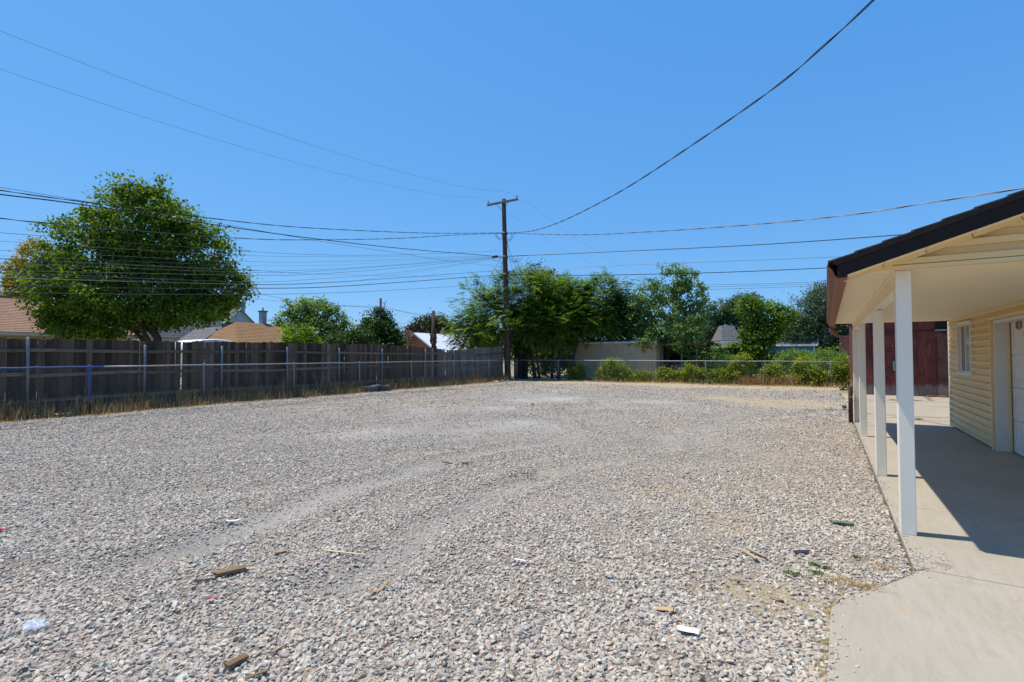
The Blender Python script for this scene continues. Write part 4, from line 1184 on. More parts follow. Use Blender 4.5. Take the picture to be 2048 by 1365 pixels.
tree('ash_tree', 'light green airy tree standing beyond the middle of the board fence', 'tree', gp(622, 42),
     [bl(600, 625, 42, 30, 26), bl(635, 630, 42, 30, 30), bl(578, 650, 42, 26, 26), bl(665, 640, 42, 28, 26), bl(620, 665, 42, 62, 24), bl(692, 660, 42, 14, 16), bl(617, 606, 42, 12, 14)],
     'mid', 7, trunk_r=.2, trunk_top=3.0, ncl=260, per=48, size=.2, spread=.26, limbs=9, bark='bark_pale')
tree('young_tree', 'small bright green tree rising just above the board fence', 'tree', gp(600, 30), [bl(600, 675, 30, 26, 22), bl(585, 690, 30, 20, 14), bl(618, 688, 30, 18, 14)], 'bright', 9, trunk_r=.06, trunk_top=1.9, ncl=90, per=45, size=.15, spread=.16, limbs=4)
tree('hedge_shrub', 'low dark green shrub above the fence left of the dark conical tree', 'shrub', gp(700, 40), [bl(690, 682, 40, 34, 16), bl(722, 678, 40, 22, 20), bl(665, 690, 40, 22, 10)], 'dark', 11, trunk_r=.08, trunk_top=1.6, ncl=130, per=50, size=.16, spread=.2, limbs=4)
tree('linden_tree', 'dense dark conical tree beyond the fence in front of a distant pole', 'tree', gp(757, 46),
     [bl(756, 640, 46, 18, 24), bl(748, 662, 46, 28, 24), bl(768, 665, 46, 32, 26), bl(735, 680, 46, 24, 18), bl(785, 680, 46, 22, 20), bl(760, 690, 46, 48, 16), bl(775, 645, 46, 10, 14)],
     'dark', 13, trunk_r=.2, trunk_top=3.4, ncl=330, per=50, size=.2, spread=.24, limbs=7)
tree('walnut_tree', 'brownish dark tree behind the white roofed brick house', 'tree', gp(868, 72),
     [bl(845, 655, 72, 24, 14), bl(870, 652, 72, 26, 16), bl(890, 660, 72, 16, 14), bl(832, 662, 72, 14, 12)], 'brownish', 15, trunk_r=.3, trunk_top=4, ncl=190, per=45, size=.32, spread=.4, limbs=6)
# the thicket of feathery trees behind the corner
tree('heaven_tree', 'wide feathery tree behind the utility pole at the fence corner', 'tree', gp(1062, 33),
     [bl(985, 625, 33, 65, 55), bl(1040, 600, 32.5, 62, 55), bl(950, 655, 33, 50, 38), bl(1010, 655, 32.5, 85, 40), bl(1075, 640, 32, 55, 42)],
     'heaven', 17, ncl=460, per=10, size=.62, spread=.22, style='frond', limbs=10, stems=[(-.35, 0, .11), (.25, .2, .12), (.75, -.15, .09)], trunk_top=3.2, bark='bark', droop=.2)
tree('heaven_tree', 'feathery tree in the middle of the thicket right of the utility pole', 'tree', gp(1108, 32.5),
     [bl(1110, 610, 33, 58, 50), bl(1135, 638, 32.5, 58, 36), bl(1085, 655, 32, 55, 32), bl(1150, 652, 32, 34, 22)],
     'heaven', 19, ncl=420, per=10, size=.6, spread=.22, style='frond', limbs=9, stems=[(-.2, .1, .1), (.3, 0, .12), (.9, .3, .1)], trunk_top=3.1, droop=.2)
tree('heaven_tree', 'feathery tree leaning over the left end of the tan metal shed', 'tree', gp(1150, 33.5),
     [bl(1195, 610, 34, 55, 48), bl(1220, 635, 34, 50, 34), bl(1180, 638, 33.5, 44, 28), bl(1245, 652, 34, 24, 18)],
     'heaven', 21, ncl=400, per=10, size=.62, spread=.22, style='frond', limbs=8, stems=[(0, 0, .13), (.35, .2, .09)], trunk_top=3.2, droop=.3)
tree('willow_tree', 'slender grey green tree top rising behind the feathery thicket', 'tree', gp(1088, 40),
     [bl(1068, 560, 40, 16, 30), bl(1092, 568, 40, 18, 28), bl(1125, 585, 40, 22, 30), bl(1100, 620, 40, 50, 40)], 'olive', 23, trunk_r=.16, trunk_top=4.6, ncl=240, per=48, size=.17, spread=.26, limbs=7, droop=-.3)
tree('locust_tree', 'airy pale green tree with one slim trunk beside the tan metal shed', 'tree', gp(1333, 32),
     [bl(1345, 560, 32, 40, 30), bl(1300, 590, 32, 42, 30), bl(1375, 590, 32, 38, 36), bl(1330, 620, 32, 60, 34), bl(1395, 625, 32, 26, 26), bl(1280, 620, 32, 30, 26), bl(1340, 660, 32, 68, 28), bl(1375, 548, 32, 22, 16), bl(1290, 650, 32, 26, 22), bl(1365, 690, 31.2, 40, 14), bl(1300, 682, 31.2, 26, 14)],
     'locust', 25, trunk_r=.11, trunk_top=2.7, ncl=380, per=42, size=.15, spread=.18, limbs=13, droop=.9, inner=.4)
tree('elm_tree', 'darker tree rising between the airy tree and the leafy tree', 'tree', gp(1450, 48),
     [bl(1440, 625, 48, 30, 26), bl(1480, 620, 48, 34, 30), bl(1425, 655, 48, 30, 30), bl(1470, 655, 48, 40, 24), bl(1505, 610, 48, 12, 16), bl(1400, 670, 48, 26, 20)], 'far', 27, trunk_r=.22, trunk_top=4, ncl=300, per=50, size=.2, spread=.28, limbs=7)
tree('mulberry_tree', 'broad leafed green tree in front of the small blue shed', 'tree', gp(1522, 33.5),
     [bl(1503, 622, 33.5, 24, 24), bl(1545, 640, 33.5, 28, 32), bl(1495, 660, 33.5, 16, 22), bl(1520, 668, 33.5, 32, 24), bl(1508, 702, 33.5, 32, 22), bl(1570, 632, 33.5, 16, 18), bl(1498, 604, 33.5, 12, 12)],
     'mulb', 29, trunk_r=.12, trunk_top=2.0, ncl=300, per=32, size=.18, spread=.2, limbs=12, droop=.7, sprig=.35, inner=.4)
tree('olive_tree', 'tall grey green tree beside the porch gutter at right', 'tree', gp(1640, 43),
     [bl(1650, 615, 43, 38, 46), bl(1610, 635, 43, 36, 34), bl(1600, 665, 43, 40, 28), bl(1660, 665, 43, 50, 34), bl(1690, 620, 43, 36, 46), bl(1655, 590, 43, 26, 22)],
     'olive', 31, trunk_r=.25, trunk_top=4.2, ncl=560, per=52, size=.16, spread=.3, limbs=8)
tree('hedge_shrub', 'wide green hedge mound behind the back fence before the blue shed', 'shrub', gp(1600, 35), [bl(1570, 724, 35, 52, 16), bl(1620, 720, 35, 50, 13), bl(1655, 716, 35, 24, 14)], 'bright', 33, trunk_r=.05, trunk_top=.7, ncl=200, per=48, size=.13, spread=.2, limbs=4)
tree('hedge_shrub', 'wide green hedge mound behind the back fence below the grey roof', 'shrub', gp(1450, 35), [bl(1420, 716, 35, 34, 18), bl(1465, 716, 35, 40, 24), bl(1500, 726, 35, 30, 20)], 'bright', 35, trunk_r=.05, trunk_top=.7, ncl=170, per=48, size=.13, spread=.2, limbs=4)
tree('hedge_shrub', 'dark shrubs added to deepen the shade behind the thicket trunks', 'shrub', gp(1095, 38), [bl(1060, 700, 37, 46, 36), bl(1130, 695, 37, 56, 40), bl(1000, 690, 37, 60, 28), bl(1090, 725, 37, 70, 20)], 'dark', 37, trunk_r=.05, trunk_top=.7, ncl=330, per=50, size=.14, spread=.22, limbs=4)  # added shrub mass: its dark leaves stand in for the thicket's shaded interior
# vine clumps along the back fence: px, half width, height in photo rows
vines = [(1152, 18, 28, 'small vine clump left of the tan shed on the back fence'), (1228, 32, 42, 'tall yellow green vine clump before the tan shed middle'), (1275, 22, 20, 'low vine clump at the right end of the tan shed'),
         (1335, 24, 27, 'vine clump on the back fence before the slim trunk'), (1385, 24, 36, 'vine clump on the back fence before the parked car'), (1440, 22, 28, 'vine clump on the back fence right of the parked car'), (1482, 26, 56, 'tall dense vine clump on the back fence below the broad leafed tree'),
         (1545, 22, 40, 'vine clump on the back fence at the second post from the shed'), (1610, 22, 50, 'vine clump on the back fence left of the last post'), (1640, 18, 30, 'short vine clump at the last post of the back fence'), (1685, 22, 55, 'tall vine clump at the right end of the back fence')]
for i, (px_, hw_, hp_, lab_) in enumerate(vines):
    x_ = -8.0
    for _ in range(20): x_ = on_y(px_, backy(x_) + .35)
    y_ = backy(x_) + .35
    Z_ = depth(x_, y_)
    hm = hp_ * Z_ / FPX; wm = hw_ * Z_ / FPX
    r_ = random.Random(i)
    bb = [(x_, y_, hm * .55, wm * .8, .32, hm * .45), (x_ - wm * .5, y_ - .05, hm * .35, wm * .6, .3, hm * .36), (x_ + wm * .5, y_ + .05, hm * .38, wm * .55, .3, hm * .38), (x_ + r_.uniform(-.3, .3), y_, hm * .85, wm * .35, .22, hm * .22)]
    tree('vine_shrub', lab_, 'shrub', (x_, y_), bb, 'vine', 60 + i, trunk_r=.02, trunk_top=hm * .6, ncl=int(55 + wm * 45), per=34, size=.095, spread=.12, limbs=4, group='vine clumps along the back fence', inner=.3, sprig=.3)
for i, (px_, py_, w_, h_, lab_) in enumerate([(1420, 716, 30, 22, 'dull green shrub behind the back fence right of the carport'), (1585, 722, 24, 20, 'dull green shrub behind the back fence under the blue shed'), (1655, 720, 26, 22, 'dull green shrub behind the back fence by the stairs')]):
    tree('wild_shrub', lab_, 'shrub', gp(px_, 30.5), [bl(px_, py_, 30.5, w_, h_), bl(px_ - w_ * .6, py_ + 8, 30.5, w_ * .6, h_ * .7), bl(px_ + w_ * .7, py_ + 6, 30.5, w_ * .5, h_ * .8)], 'mid', 120 + i, trunk_r=.03, trunk_top=.6, ncl=90, per=34, size=.11, spread=.16, limbs=5, sprig=.3, inner=.35)
# far tree line that closes the view between the houses
for i, (px_, py_, Z_, w_, h_, lab_) in enumerate([(520, 700, 120, 60, 14, 'far low tree line behind the blue house'), (640, 695, 110, 90, 14, 'far low tree line behind the light airy tree'), (930, 690, 105, 60, 20, 'far low trees behind the brick house at the thicket'),
                                                (1290, 680, 90, 70, 26, 'far trees seen through the airy tree'), (1390, 672, 85, 60, 30, 'far trees above the carport'), (1570, 676, 90, 60, 28, 'far trees behind the small blue shed'), (1700, 670, 80, 60, 34, 'far trees at the red shed corner'), (1140, 700, 80, 70, 18, 'far shrubs behind the thicket trunks')]):
    tree('far_tree', lab_, 'tree', gp(px_, Z_), [bl(px_ - w_ * .5, py_ + 4, Z_, w_ * .55, h_), bl(px_, py_ - 4, Z_, w_ * .5, h_ * 1.1), bl(px_ + w_ * .55, py_ + 3, Z_, w_ * .5, h_ * .95), bl(px_ - w_ * .5, 708, Z_, w_ * .7, 16), bl(px_ + w_ * .5, 708, Z_, w_ * .7, 16)], 'far', 90 + i, trunk_r=.2, trunk_top=1.5, ncl=260, per=40, size=.4, spread=.5, limbs=4)

# ------------------------------------------------------------------ houses beyond the fences
def shingles(name, c1, c2, sc=9):
    m, nt, nd, lk, bs = nodes_of(name)
    v = coords(nt, (1, 1, 1), rnd=False)
    br = nd.new('ShaderNodeTexNoise'); br.inputs['Scale'].default_value = sc; lk.new(v, br.inputs['Vector'])
    col = ramp(nt, br.outputs['Fac'], [(.35, c1), (.65, c2)])
    st_ = nd.new('ShaderNodeMapping'); st_.inputs['Scale'].default_value = (1, 1, 12); lk.new(v, st_.inputs[0])
    col = mix(nt, .5, col, ramp(nt, noise(nt, st_.outputs[0], 1.4, 3), [(.35, (.75, .75, .75)), (.65, (1.15, 1.15, 1.15))]), 'MULTIPLY')
    lk.new(col, bs.inputs['Base Color']); bs.inputs['Roughness'].default_value = .95; bs.inputs['Specular IOR Level'].default_value = .15
    return m
MT['roof_pinkbrown'] = shingles('roof_pinkbrown', (.26, .155, .105), (.32, .20, .14))
MT['roof_brown'] = shingles('roof_brown', (.22, .13, .065), (.27, .165, .085))
MT['roof_grey'] = shingles('roof_grey', (.12, .12, .125), (.18, .18, .19))
MT['roof_white'] = M('roof_white', (.72, .74, .78), (.66, .68, .72), scale=1, rough=.5)
MT['wall_yellow'] = M('wall_yellow', (.40, .36, .22), (.36, .32, .2), rough=.8)
MT['wall_cream'] = M('wall_cream', (.5, .48, .4), (.46, .44, .36), rough=.8)
MT['wall_teal'] = M('wall_teal', (.16, .36, .42), (.12, .30, .37), scale=3, rough=.85, dirt=((.4, .42, .4), 5, .58, .7))
MT['wall_blue'] = M('wall_blue', (.035, .16, .30), (.03, .14, .26), rough=.7)
MT['wall_white'] = M('wall_white', (.62, .62, .6), (.55, .55, .54), rough=.8)
MT['trim_blue'] = M('trim_blue', (.35, .5, .6), (.3, .45, .55), rough=.7)
MT['brick_blue'] = M('brick_blue', (.34, .42, .48), (.2, .26, .32), scale=8, rough=.9, dirt=((.12, .13, .15), 9, .52, .6))
MT['tan_metal'] = M('tan_metal', (.55, .42, .265), (.5, .375, .235), scale=1.2, rough=.6, dirt=((.14, .11, .08), 2, .55, .75))
MT['window_dark'] = M('window_dark', (.03, .035, .04), (.05, .055, .06), rough=.1, spec=.6)
m, nt, nd, lk, bs = nodes_of('red_brick')
v = coords(nt, rnd=False)
bt = nd.new('ShaderNodeTexBrick'); bt.inputs['Scale'].default_value = 1; bt.inputs['Brick Width'].default_value = .22; bt.inputs['Row Height'].default_value = .075; bt.inputs['Mortar Size'].default_value = .008
bt.inputs['Color1'].default_value = (.36, .105, .055, 1); bt.inputs['Color2'].default_value = (.28, .08, .045, 1); bt.inputs['Mortar'].default_value = (.3, .2, .15, 1)
sx = nd.new('ShaderNodeSeparateXYZ'); lk.new(v, sx.inputs[0]); cbx = nd.new('ShaderNodeCombineXYZ'); ad_ = nd.new('ShaderNodeMath'); lk.new(sx.outputs[0], ad_.inputs[0]); lk.new(sx.outputs[1], ad_.inputs[1])
lk.new(ad_.outputs[0], cbx.inputs[0]); lk.new(sx.outputs[2], cbx.inputs[1]); lk.new(cbx.outputs[0], bt.inputs[0])
lk.new(bt.outputs[0], bs.inputs['Base Color']); bs.inputs['Roughness'].default_value = .9
MT['red_brick'] = m
def roof_plane(b, a0, a1, r0, r1, n=14, th=.03):
    """shingle courses from eave a0-a1 up to ridge r0-r1"""
    a0, a1, r0, r1 = [Vector(p) for p in (a0, a1, r0, r1)]
    for i in range(n):
        t0, t1 = i / n, (i + 1.06) / n
        p0, p1 = a0.lerp(r0, t0), a1.lerp(r1, t0); q0, q1 = a0.lerp(r0, min(1, t1)), a1.lerp(r1, min(1, t1))
        up = Vector((0, 0, th)); lo = Vector((0, 0, th * .35))
        b.add([p0, p1, q1, q0, p0 + up, p1 + up, q1 + lo, q0 + lo], [(3, 2, 1, 0), (4, 5, 6, 7), (0, 1, 5, 4), (1, 2, 6, 5), (2, 3, 7, 6), (3, 0, 4, 7)])
    return b
def hip_house(name, label, x0, x1, y0, y1, he, hr, ry0, ry1, roofm, wallm, over=.4, trim='white_trim', n=14, fascia=.16):
    """ridge along y from ry0 to ry1 at the middle of x0..x1"""
    t = empty(name, ((x0 + x1) / 2, (y0 + y1) / 2, 0), label, 'house')
    ox, oy = (x0 + x1) / 2, (y0 + y1) / 2
    X0, X1, Y0_, Y1_ = x0 - over - ox, x1 + over - ox, y0 - over - oy, y1 + over - oy
    xm = 0; R0, R1 = (xm, ry0 - oy, hr), (xm, ry1 - oy, hr)
    b = MB()
    roof_plane(b, (X1, Y0_, he), (X1, Y1_, he), R0, R1, n); roof_plane(b, (X0, Y1_, he), (X0, Y0_, he), R1, R0, n)
    if ry0 - y0 > .3: roof_plane(b, (X0, Y0_, he), (X1, Y0_, he), R0, R0, n)
    if y1 - ry1 > .3: roof_plane(b, (X1, Y1_, he), (X0, Y1_, he), R1, R1, n)
    b.build('roof', MT[roofm], t)
    MB().box(x0 - ox, x1 - ox, y0 - oy, y1 - oy, -.1, he - .02).build('wall', MT[wallm], t)
    for (p, q) in (((X1, Y0_), (X1, Y1_)), ((X0, Y0_), (X1, Y0_)), ((X0, Y1_), (X1, Y1_)), ((X0, Y0_), (X0, Y1_))):
        MB().bar((p[0], p[1], he - fascia / 2), (q[0], q[1], he - fascia / 2), .03, fascia).build('fascia', MT[trim], t)
    MB().box(X0 + .02, X1 - .02, Y0_ + .02, Y1_ - .02, he - .06, he - .025).build('soffit', MT[trim], t)
    return t
# left house: long eave along the fence
hA = hip_house('house', 'low house with pinkish brown hip roof and yellow wall at far left', -40, -31.9, -8, 12.0, 2.55, 4.5, -4, 8.6, 'roof_pinkbrown', 'wall_yellow', over=.5, trim='wall_cream', n=22, fascia=.14)
for yw in (-2.0, 4.0, 8.0):
    wdw = MB().box(4.03, 4.09, yw - .6 - 2, yw + .6 - 2, 1.0, 2.1).build('window', MT['white_trim'], hA)
    MB().box(4.092, 4.1, yw - .52 - 2, yw + .52 - 2, 1.08, 2.02).build('pane', MT['window_dark'], wdw)
MB().box(-.12, .12, -12.2, 8.75 - 2, 4.5, 4.56).build('ridge_cap', MT['roof_grey'], hA)
# blue house: brown hip roof in front, steep grey roof with a cross gable behind
r0 = at(472, 645, 36.5); hb_ = r0.z
rlen = 2.6
hB = hip_house('house', 'small house with brown shingled hip roof beyond the board fence', r0.x - 3.4, r0.x + 3.4, r0.y - 1.6, r0.y + rlen + 3.2, 2.15, hb_, r0.y, r0.y + rlen, 'roof_brown', 'wall_teal', over=.35, n=16)
c2 = at(525.5, 648, 38.5); top2 = at(525.5, 624, 38.5).z
ch = empty('chimney_stack', (0, 0, 0)); ch.parent = hB
C.objects.unlink(ch); bpy.data.objects.remove(ch)
cm = MB().box(c2.x - hB.location.x - .2, c2.x - hB.location.x + .2, c2.y - hB.location.y - .2, c2.y - hB.location.y + .2, 2.6, top2).build('chimney', MT['brick_blue'], hB)
MB().box(c2.x - hB.location.x - .26, c2.x - hB.location.x + .26, c2.y - hB.location.y - .26, c2.y - hB.location.y + .26, top2 - .02, top2 + .07).build('chimney_cap', MT['steel'], cm)
MB().tube([(c2.x - hB.location.x, c2.y - hB.location.y, top2), (c2.x - hB.location.x, c2.y - hB.location.y, top2 + .32)], .05, 8).build('flue', MT['steel'], cm)
# teal gable wing
tg = at(443, 656, 37)
hT = empty('garden_shed', (tg.x, tg.y, 0), 'teal gabled shed peeking over the fence below the big tree', 'shed')
w2 = 1.55; e2 = at(443, 686, 37).z
b = MB(); b.add([(-.05, -w2, -.1), (-.05, w2, -.1), (-.05, w2, e2), (-.05, 0, tg.z), (-.05, -w2, e2), (-3.5, -w2, -.1), (-3.5, w2, -.1), (-3.5, w2, e2), (-3.5, 0, tg.z), (-3.5, -w2, e2)],
               [(0, 1, 2, 3, 4), (9, 8, 7, 6, 5), (0, 4, 9, 5), (1, 6, 7, 2), (2, 7, 8, 3), (3, 8, 9, 4)])
b.build('wall', MT['wall_teal'], hT)
b = MB(); roof_plane(b, (.15, w2 + .25, e2 - .22), (-3.7, w2 + .25, e2 - .22), (.15, 0, tg.z + .05), (-3.7, 0, tg.z + .05), 8); roof_plane(b, (-3.7, -w2 - .25, e2 - .22), (.15, -w2 - .25, e2 - .22), (-3.7, 0, tg.z + .05), (.15, 0, tg.z + .05), 8)
b.build('roof', MT['roof_grey'], hT)
# tall grey roofed house
rr = at(486, 617, 47)
hG = empty('house', (rr.x, rr.y, 0), 'taller house with steep grey roof, cross gable and blue chimney beyond the fence', 'house')
zr = rr.z; ze = 2.9; wx = (zr - ze) / 1.25
b = MB(); roof_plane(b, (wx, -9, ze), (wx, 0, ze), (0, -9, zr), (0, 0, zr), 16); roof_plane(b, (-wx, 0, ze), (-wx, -9, ze), (0, 0, zr), (0, -9, zr), 16)
b.build('roof', MT['roof_grey'], hG)
b = MB(); b.box(-wx + .3, wx - .3, -8.8, -.2, -.1, ze + .3); b.add([(-wx + .3, -.2, ze), (wx - .3, -.2, ze), (0, -.2, zr - .2), (-wx + .3, -.3, ze), (wx - .3, -.3, ze), (0, -.3, zr - .2)], [(0, 1, 2), (5, 4, 3), (0, 3, 4, 1), (1, 4, 5, 2), (2, 5, 3, 0)])
b.build('wall', MT['wall_cream'], hG)
pk = at(462, 620, 46); gy = pk.y - rr.y; gz = pk.z; hw = 1.35; xg = 1.5
b = MB(); b.add([(xg, gy - hw, gz - 1.25), (xg, gy + hw, gz - 1.25), (xg, gy, gz - .05), (-.5, gy - hw, gz - 1.25), (-.5, gy + hw, gz - 1.25), (-.5, gy, gz - .05)], [(0, 1, 2), (5, 4, 3), (0, 3, 4, 1), (1, 4, 5, 2), (2, 5, 3, 0)])
gab = b.build('cross_gable', MT['wall_cream'], hG)
b = MB(); roof_plane(b, (xg + .15, gy + hw + .2, gz - 1.4), (-1.5, gy + hw + .2, gz - 1.4), (xg + .15, gy, gz + .03), (-1.5, gy, gz + .03), 6); roof_plane(b, (-1.5, gy - hw - .2, gz - 1.4), (xg + .15, gy - hw - .2, gz - 1.4), (-1.5, gy, gz + .03), (xg + .15, gy, gz + .03), 6)
b.build('gable_roof', MT['roof_grey'], gab)
for s in (-1, 1): MB().bar((xg + .17, gy + s * (hw + .2), gz - 1.42), (xg + .17, gy, gz), .03, .16, (1, 0, 0)).build('rake_trim', MT['trim_blue'], gab)
wdw = MB().box(xg, xg + .04, gy - .3, gy + .3, gz - 1.15, gz - .6).build('window', MT['trim_blue'], gab)
cc = at(481, 615, 46.5); ct = at(481, 605, 46.5).z
cm = MB().box(cc.x - rr.x - .28, cc.x - rr.x + .28, cc.y - rr.y - .28, cc.y - rr.y + .28, zr - 2, ct).build('chimney', MT['brick_blue'], hG)
MB().box(cc.x - rr.x - .34, cc.x - rr.x + .34, cc.y - rr.y - .34, cc.y - rr.y + .34, ct - .12, ct + .03).build('chimney_cap', MT['brick_blue'], cm)
sx0 = .9; nrm_ = 1.25
MB().hexa([(sx0, -1.5, zr - sx0 * nrm_ + .02), (sx0 + .55, -1.5, zr - (sx0 + .55) * nrm_ + .02), (sx0 + .55, -.75, zr - (sx0 + .55) * nrm_ + .02), (sx0, -.75, zr - sx0 * nrm_ + .02)],
          [(sx0 + .06, -1.5, zr - sx0 * nrm_ + .1), (sx0 + .61, -1.5, zr - (sx0 + .55) * nrm_ + .1), (sx0 + .61, -.75, zr - (sx0 + .55) * nrm_ + .1), (sx0 + .06, -.75, zr - sx0 * nrm_ + .1)]).build('skylight', MT['window_dark'], hG)
# white camper behind the fence
cpm = at(408, 690, 27.5)
cv = empty('camper_trailer', (cpm.x, cpm.y, 0), 'white camper trailer roof curving just above the board fence', 'trailer')
zt_ = at(405, 679, 27.5).z
prof = [(-1.3, .5), (1.3, .5), (1.42, .9), (1.38, 2.0), (1.1, zt_ - .12), (.6, zt_ - .03), (0, zt_), (-.6, zt_ - .05), (-1.1, zt_ - .2), (-1.36, 1.9), (-1.42, .9)]
o = MB().extr([(p[0], p[1]) for p in prof], 'x', -1.1, 1.1).build('body', MT['white_plastic'], cv, bevel=.12)
MB().box(1.12, 1.14, -.9, .1, 1.3, 1.9).build('window', MT['window_dark'], cv)
for sx_ in (-1.0, .8): 
    w_ = MB().tube([(sx_, 0, .33), (sx_ + .2, 0, .33)], .33, 18).build('wheel', MT['black_plastic'], cv)
    MB().tube([(sx_ - .01, 0, .33), (sx_ + .21, 0, .33)], .17, 14).build('rim', MT['galv'], w_)
MB().tube([(0, 1.7, .5), (0, 2.6, .5)], .05, 8).build('tow_bar', MT['steel'], cv)
# brick house with the white metal roof
pk = at(832, 667, 55)
bh = empty('house', (pk.x, pk.y, 0), 'red brick house with white metal roof and two chimneys', 'house')
zp = pk.z; hw = 3.0; zs = zp - hw * .62
rl = 7.5
b = MB(); b.add([(-hw, 0, -.1), (hw, 0, -.1), (hw, 0, zs), (0, 0, zp - .05), (-hw, 0, zs), (-hw, rl, -.1), (hw, rl, -.1), (hw, rl, zs), (0, rl, zp - .05), (-hw, rl, zs)],
               [(4, 3, 2, 1, 0), (5, 6, 7, 8, 9), (0, 1, 6, 5), (1, 2, 7, 6), (2, 3, 8, 7), (3, 4, 9, 8), (4, 0, 5, 9)])
b.build('wall', MT['red_brick'], bh)
for s in (-1, 1):
    b = MB()
    for k in range(15):
        ya, yb2 = -.3 + (rl + .6) * k / 15, -.3 + (rl + .6) * (k + 1) / 15
        b.hexa([(0, ya, zp), (s * (hw + .4), ya, zs - .25), (s * (hw + .4), yb2 - .02, zs - .25), (0, yb2 - .02, zp)], [(0, ya, zp + .06), (s * (hw + .4), ya, zs - .19), (s * (hw + .4), yb2 - .02, zs - .19), (0, yb2 - .02, zp + .06)])
        b.bar((0, yb2 - .01, zp + .075), (s * (hw + .4), yb2 - .01, zs - .175), .03, .05)
    b.build('roof', MT['roof_white'], bh)
    MB().bar((0, -.33, zp - .04), (s * (hw + .4), -.33, zs - .29), .05, .2, (0, 1, 0)).build('rake_trim', MT['trim_blue'], bh)
lc = at(815, 690, 55)
cl = MB().box(lc.x - pk.x - .45, lc.x - pk.x + .15, -.55, -.02, -.1, at(815, 661, 55).z).build('chimney', MT['red_brick'], bh)
MB().box(lc.x - pk.x - .52, lc.x - pk.x + .22, -.62, .04, at(815, 661, 55).z - .25, at(815, 661, 55).z - .1).build('chimney_band', MT['red_brick'], cl)
rc = at(886.5, 676, 59)
cl = MB().box(rc.x - pk.x - .25, rc.x - pk.x + .25, rc.y - pk.y - .25, rc.y - pk.y + .25, zs, at(886, 663, 59).z).build('chimney', MT['red_brick'], bh)
MB().tube([(rc.x - pk.x, rc.y - pk.y, at(886, 663, 59).z - .02), (rc.x - pk.x, rc.y - pk.y, at(886, 656, 59).z)], .1, 8).build('flue', MT['galv'], cl)

# tan metal shed behind the back fence
SY2 = 30.6
sx0, sx1 = on_y(1152, SY2), on_y(1311, SY2)
shd = empty('metal_shed', ((sx0 + sx1) / 2, SY2, 0), 'tan metal storage shed behind the back chain link fence', 'shed')
ox = (sx0 + sx1) / 2
x_ = sx0 - ox; k = 0
hsh = 2.36
MB().box(sx0 - ox, sx1 - ox, .03, 2.9, -.05, hsh - .02).build('wall', MT['tan_metal'], shd)
while x_ < sx1 - ox - .05:
    w_ = min(1.2, sx1 - ox - x_)
    b = MB(); nrb = 8
    for j in range(nrb):
        a_, c_ = x_ + w_ * j / nrb, x_ + w_ * (j + 1) / nrb
        b.box(a_ + .004, c_ - .004, -.012 - .01 * (j % 2), .028, 0, hsh - .03)
    b.box(x_ - .02, x_ + .03, -.03, -.013, 0, hsh - .03)
    tag(b.build('wall_panel', MT['tan_metal'], shd), kind='stuff'); x_ += 1.2
MB().box(sx1 - ox - .06, sx1 - ox + .01, -.04, -.024, 0, hsh - .03).build('corner_trim', MT['tan_metal'], shd)
b = MB()
for j in range(44):
    a_, c_ = sx0 - ox - .1 + (sx1 - sx0 + .2) * j / 44, sx0 - ox - .1 + (sx1 - sx0 + .2) * (j + 1) / 44
    dz = .02 * (j % 2)
    b.hexa([(a_, -.15, hsh - .02 + dz), (c_, -.15, hsh - .02 + dz), (c_, 3.0, hsh + .2 + dz), (a_, 3.0, hsh + .2 + dz)], [(a_, -.15, hsh + .01 + dz), (c_, -.15, hsh + .01 + dz), (c_, 3.0, hsh + .23 + dz), (a_, 3.0, hsh + .23 + dz)])
b.build('roof', MT['galv'], shd)
MB().box(sx0 - ox - .08, sx1 - ox + .08, -.13, -.1, hsh - .1, hsh - .025).build('roof_trim', MT['white_trim'], shd)

# carport and the parked car
cpo = empty('carport', (-7.2, 33.5, 0), 'open carport on thin posts right of the tan metal shed', 'carport')
for px_ in (1325, 1363, 1393):
    xx = on_y(px_, 31.5) + 7.2
    MB().tube([(xx, -2, -.1), (xx, -2, 2.2)], .045, 8).build('post', MT['galv_dull'], cpo, smooth=True)
    MB().tube([(xx, 3.4, -.1), (xx, 3.4, 2.2)], .045, 8).build('post', MT['galv_dull'], cpo, smooth=True)
MB().box(-1.6, 1.1, -2.05, -1.95, 2.1, 2.24).build('beam', MT['litter_wood'], cpo)
MB().box(-1.6, 1.1, 3.35, 3.45, 2.1, 2.24).build('beam', MT['litter_wood'], cpo)
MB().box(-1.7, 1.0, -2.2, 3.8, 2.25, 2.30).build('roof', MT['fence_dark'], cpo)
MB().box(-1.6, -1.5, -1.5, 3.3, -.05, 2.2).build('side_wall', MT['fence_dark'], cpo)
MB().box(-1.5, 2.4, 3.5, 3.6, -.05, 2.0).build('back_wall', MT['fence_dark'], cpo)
MT['car_paint'] = M('car_paint', (.014, .028, .075), (.014, .03, .08), rough=.22, spec=.6)
MT['car_glass'] = M('car_glass', (.012, .014, .017), (.016, .018, .02), rough=.05, spec=.7)
MT['tail_red'] = M('tail_red', (.32, .012, .012), (.26, .01, .01), rough=.2, spec=.6)
car = empty('parked_car', (-7.55, 34.0, 0), 'dark blue car parked nose in under the carport with red tail lights', 'car')
def ring(y, hw_, z0, z1, crown=.06):
    return [(-hw_ * .9, y, z0), (-hw_, y, z0 + .18), (-hw_, y, z0 + (z1 - z0) * .55), (-hw_ * .93, y, z1 - .06), (-hw_ * .6, y, z1), (0, y, z1 + crown * .5), (hw_ * .6, y, z1), (hw_ * .93, y, z1 - .06), (hw_, y, z0 + (z1 - z0) * .55), (hw_, y, z0 + .18), (hw_ * .9, y, z0)]
